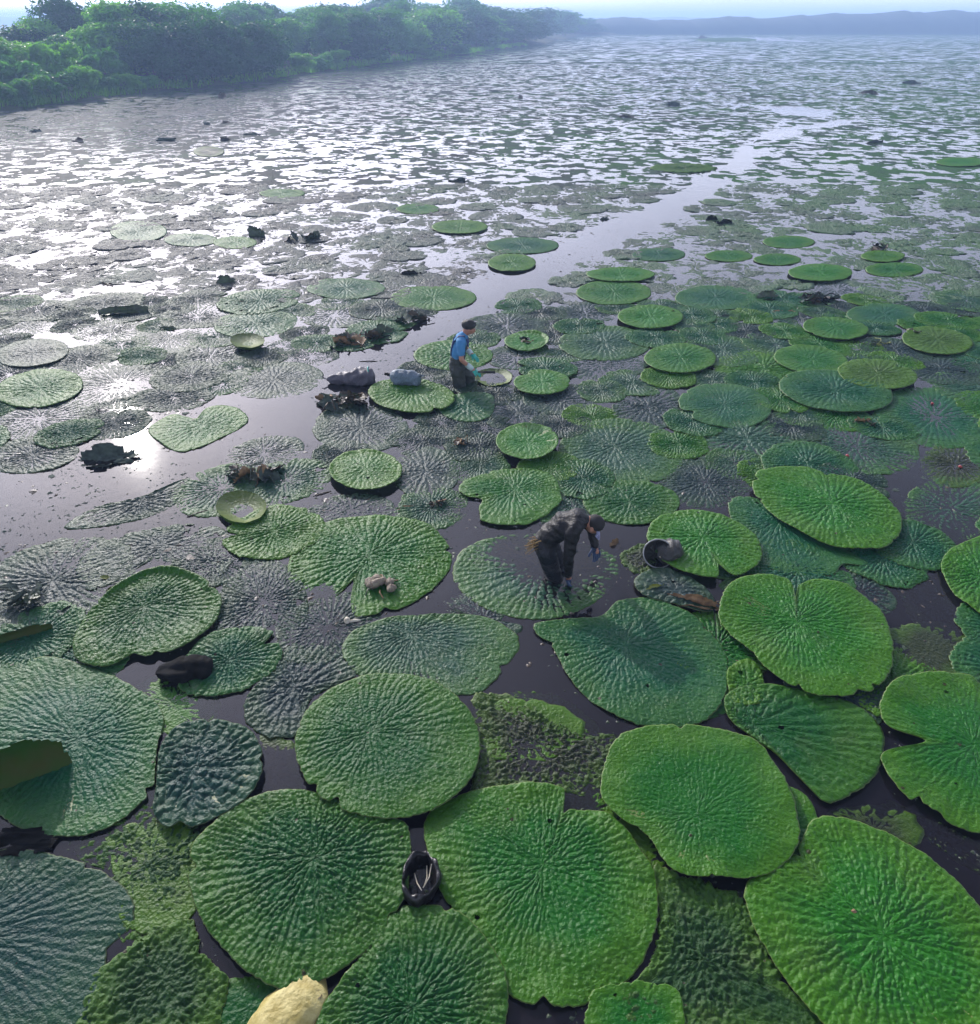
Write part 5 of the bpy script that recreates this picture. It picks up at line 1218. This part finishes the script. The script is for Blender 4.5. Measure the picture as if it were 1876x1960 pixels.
def s_of_px(X):
    """distance along the shore under view column X"""
    xs = [p[0] for p in SHORE_PX]; acc = [0]
    for i in range(len(SHORE)-1): acc.append(acc[-1]+np.linalg.norm(SHORE[i+1]-SHORE[i]))
    return float(np.interp(X, xs, acc))
WORD = {'dark': 'dark', 'mid': 'green', 'light': 'pale green'}
POSN = [(-999, 'beyond the left edge end of the bank'), (60, 'at the left end of the bank'), (190, 'above the pale shrubs at left'), (320, 'left of the big dark tree'), (450, 'in the big dark clump on the shore'), (560, 'at the right of the big dark clump'), (660, 'behind the pale shrub gap'), (780, 'on the middle of the bank'), (900, 'past the middle of the bank'), (1000, 'before the tall far clump'), (1090, 'in the tall far clump'), (1175, 'at the far tip of the bank')]
ORD = ['front', 'second', 'third', 'rear', 'fifth', 'sixth', 'seventh', 'eighth']
cnt = {}
def tree_label(X, kind, H, row):
    pos = [b for a, b in POSN if X >= a][-1]
    size = 'low' if H < 4.4 else ('tall' if H > 6.6 else 'mid height')
    key = (pos, kind, size, row); cnt[key] = cnt.get(key, 0)+1
    o = ['', 'second ', 'third ', 'fourth ', 'fifth ', 'sixth ', 'seventh ', 'eighth ', 'ninth '][min(cnt[key]-1, 8)]
    return f'{o}{size} {WORD[kind]} {row} row tree {pos}'
# big dark clump standing at the water
i = 0
for X, off, H, W in [(335, 2.5, 4.7, 6), (375, 1.5, 5.2, 6.5), (420, 1.2, 5.5, 6.5), (465, 1.5, 5.1, 6.0), (510, 1.2, 5.2, 6.5), (548, 2.0, 4.7, 5)]:
    plant(s_of_px(X), off, 'dark', H, W, tree_label(X, 'dark', H, 'front'), i=i); i += 1
# low pale shrubs along the water at left, and in gaps
for k, (X, off, H, W) in enumerate([(-60, .8, 1.5, 4), (-10, .5, 1.7, 4), (40, 1.0, 1.9, 4.2), (85, .7, 1.6, 4), (130, .8, 1.9, 4.4), (175, .6, 2.0, 4), (220, .7, 1.6, 3.6), (255, .6, 1.2, 3.4), (290, .5, 1.0, 3.2), (20, 4, 2.8, 5), (110, 4.5, 3.0, 5.5), (200, 4.2, 3.0, 5.2), (270, 3.8, 2.8, 5),
                                   (580, .8, 1.8, 5), (612, .8, 2.0, 5.5), (645, .6, 1.8, 5.5), (720, .6, 1.6, 6), (800, .6, 1.7, 7), (870, .6, 1.8, 8), (940, .6, 2.0, 9)]):
    plant(s_of_px(X), off, 'light', H, W, f"{['leafy', 'rounded', 'spreading', 'low'][k % 4]} {'pale' if k % 2 else 'green'} shrub {'at the water' if off < 2 else 'in the second row'} {[b for a, b in POSN if X >= a][-1]}", 'bank_shrub', 'shrub', 'shrubs along the wooded left bank', k)
for X in list(range(-380, 330, 62)):
    for row, off, H in (('second', 9, 3.5), ('third', 18, 4.1), ('rear', 34, 4.9)):
        kind = rnd.choice(['mid', 'light', 'mid', 'dark']); H_ = H*rnd.uniform(.68, 1.2); Xj = X+rnd.uniform(-24, 24)
        plant(s_of_px(Xj), off+rnd.uniform(-2, 2), kind, H_, rnd.uniform(5, 7), tree_label(Xj, kind, H_, row), i=i); i += 1
for X in range(330, 1184, 26):
    dist = np.linalg.norm(shore_at(s_of_px(X))[0])
    sc_ = np.clip(dist/110, 1, 1.9)
    for row, off, H in ((('front', 2.5, 4.8),) if X > 650 else ())+(('second', 8, 5.4), ('third', 18, 6.0)):
        kind = rnd.choice(['dark', 'mid', 'mid', 'dark', 'light' if X < 900 else 'dark']); Xj = X+rnd.uniform(-10, 10)
        H_ = H*rnd.uniform(.7, 1.22)*(sc_**0.55 if X < 960 else sc_**0.85)*(1-0.5*np.clip((X-1060)/120, 0, 1))
        plant(s_of_px(Xj), off*sc_+rnd.uniform(-1, 1), kind, H_, rnd.uniform(5.5, 7.5)*sc_**1.2, tree_label(Xj, kind, H_, row), i=i); i += 1
# reeds and grass at the foot of the bank: uncountable
rs = np.random.RandomState(5); Vg = []
for k in range(9000):
    s = s_of_px(-150)+(s_of_px(1000)-s_of_px(-150))*rs.rand()**1.6
    q, d, n = shore_at(s); xy = q+n*rs.uniform(-0.3, 3.0); h = rs.uniform(.25, .8); a = rs.rand()*6.28; w = rs.uniform(.03, .07)*max(1, np.linalg.norm(q)/90)
    lx, ly = rs.randn(2)*.25
    Vg += [(xy[0]-w*math.cos(a), xy[1]-w*math.sin(a), .0), (xy[0]+w*math.cos(a), xy[1]+w*math.sin(a), .0), (xy[0]+lx, xy[1]+ly, .15+h)]
o = link('bank_grass', mesh_np('bank_grass', Vg, tris=np.arange(len(Vg)).reshape(-1, 3), mat=M['fol_light'], smooth=False)); o['kind'] = 'stuff'

print('TRIS', sum(len(m.loop_triangles) if m.loop_triangles else sum(len(p.vertices)-2 for p in m.polygons) for m in bpy.data.meshes if m.users))
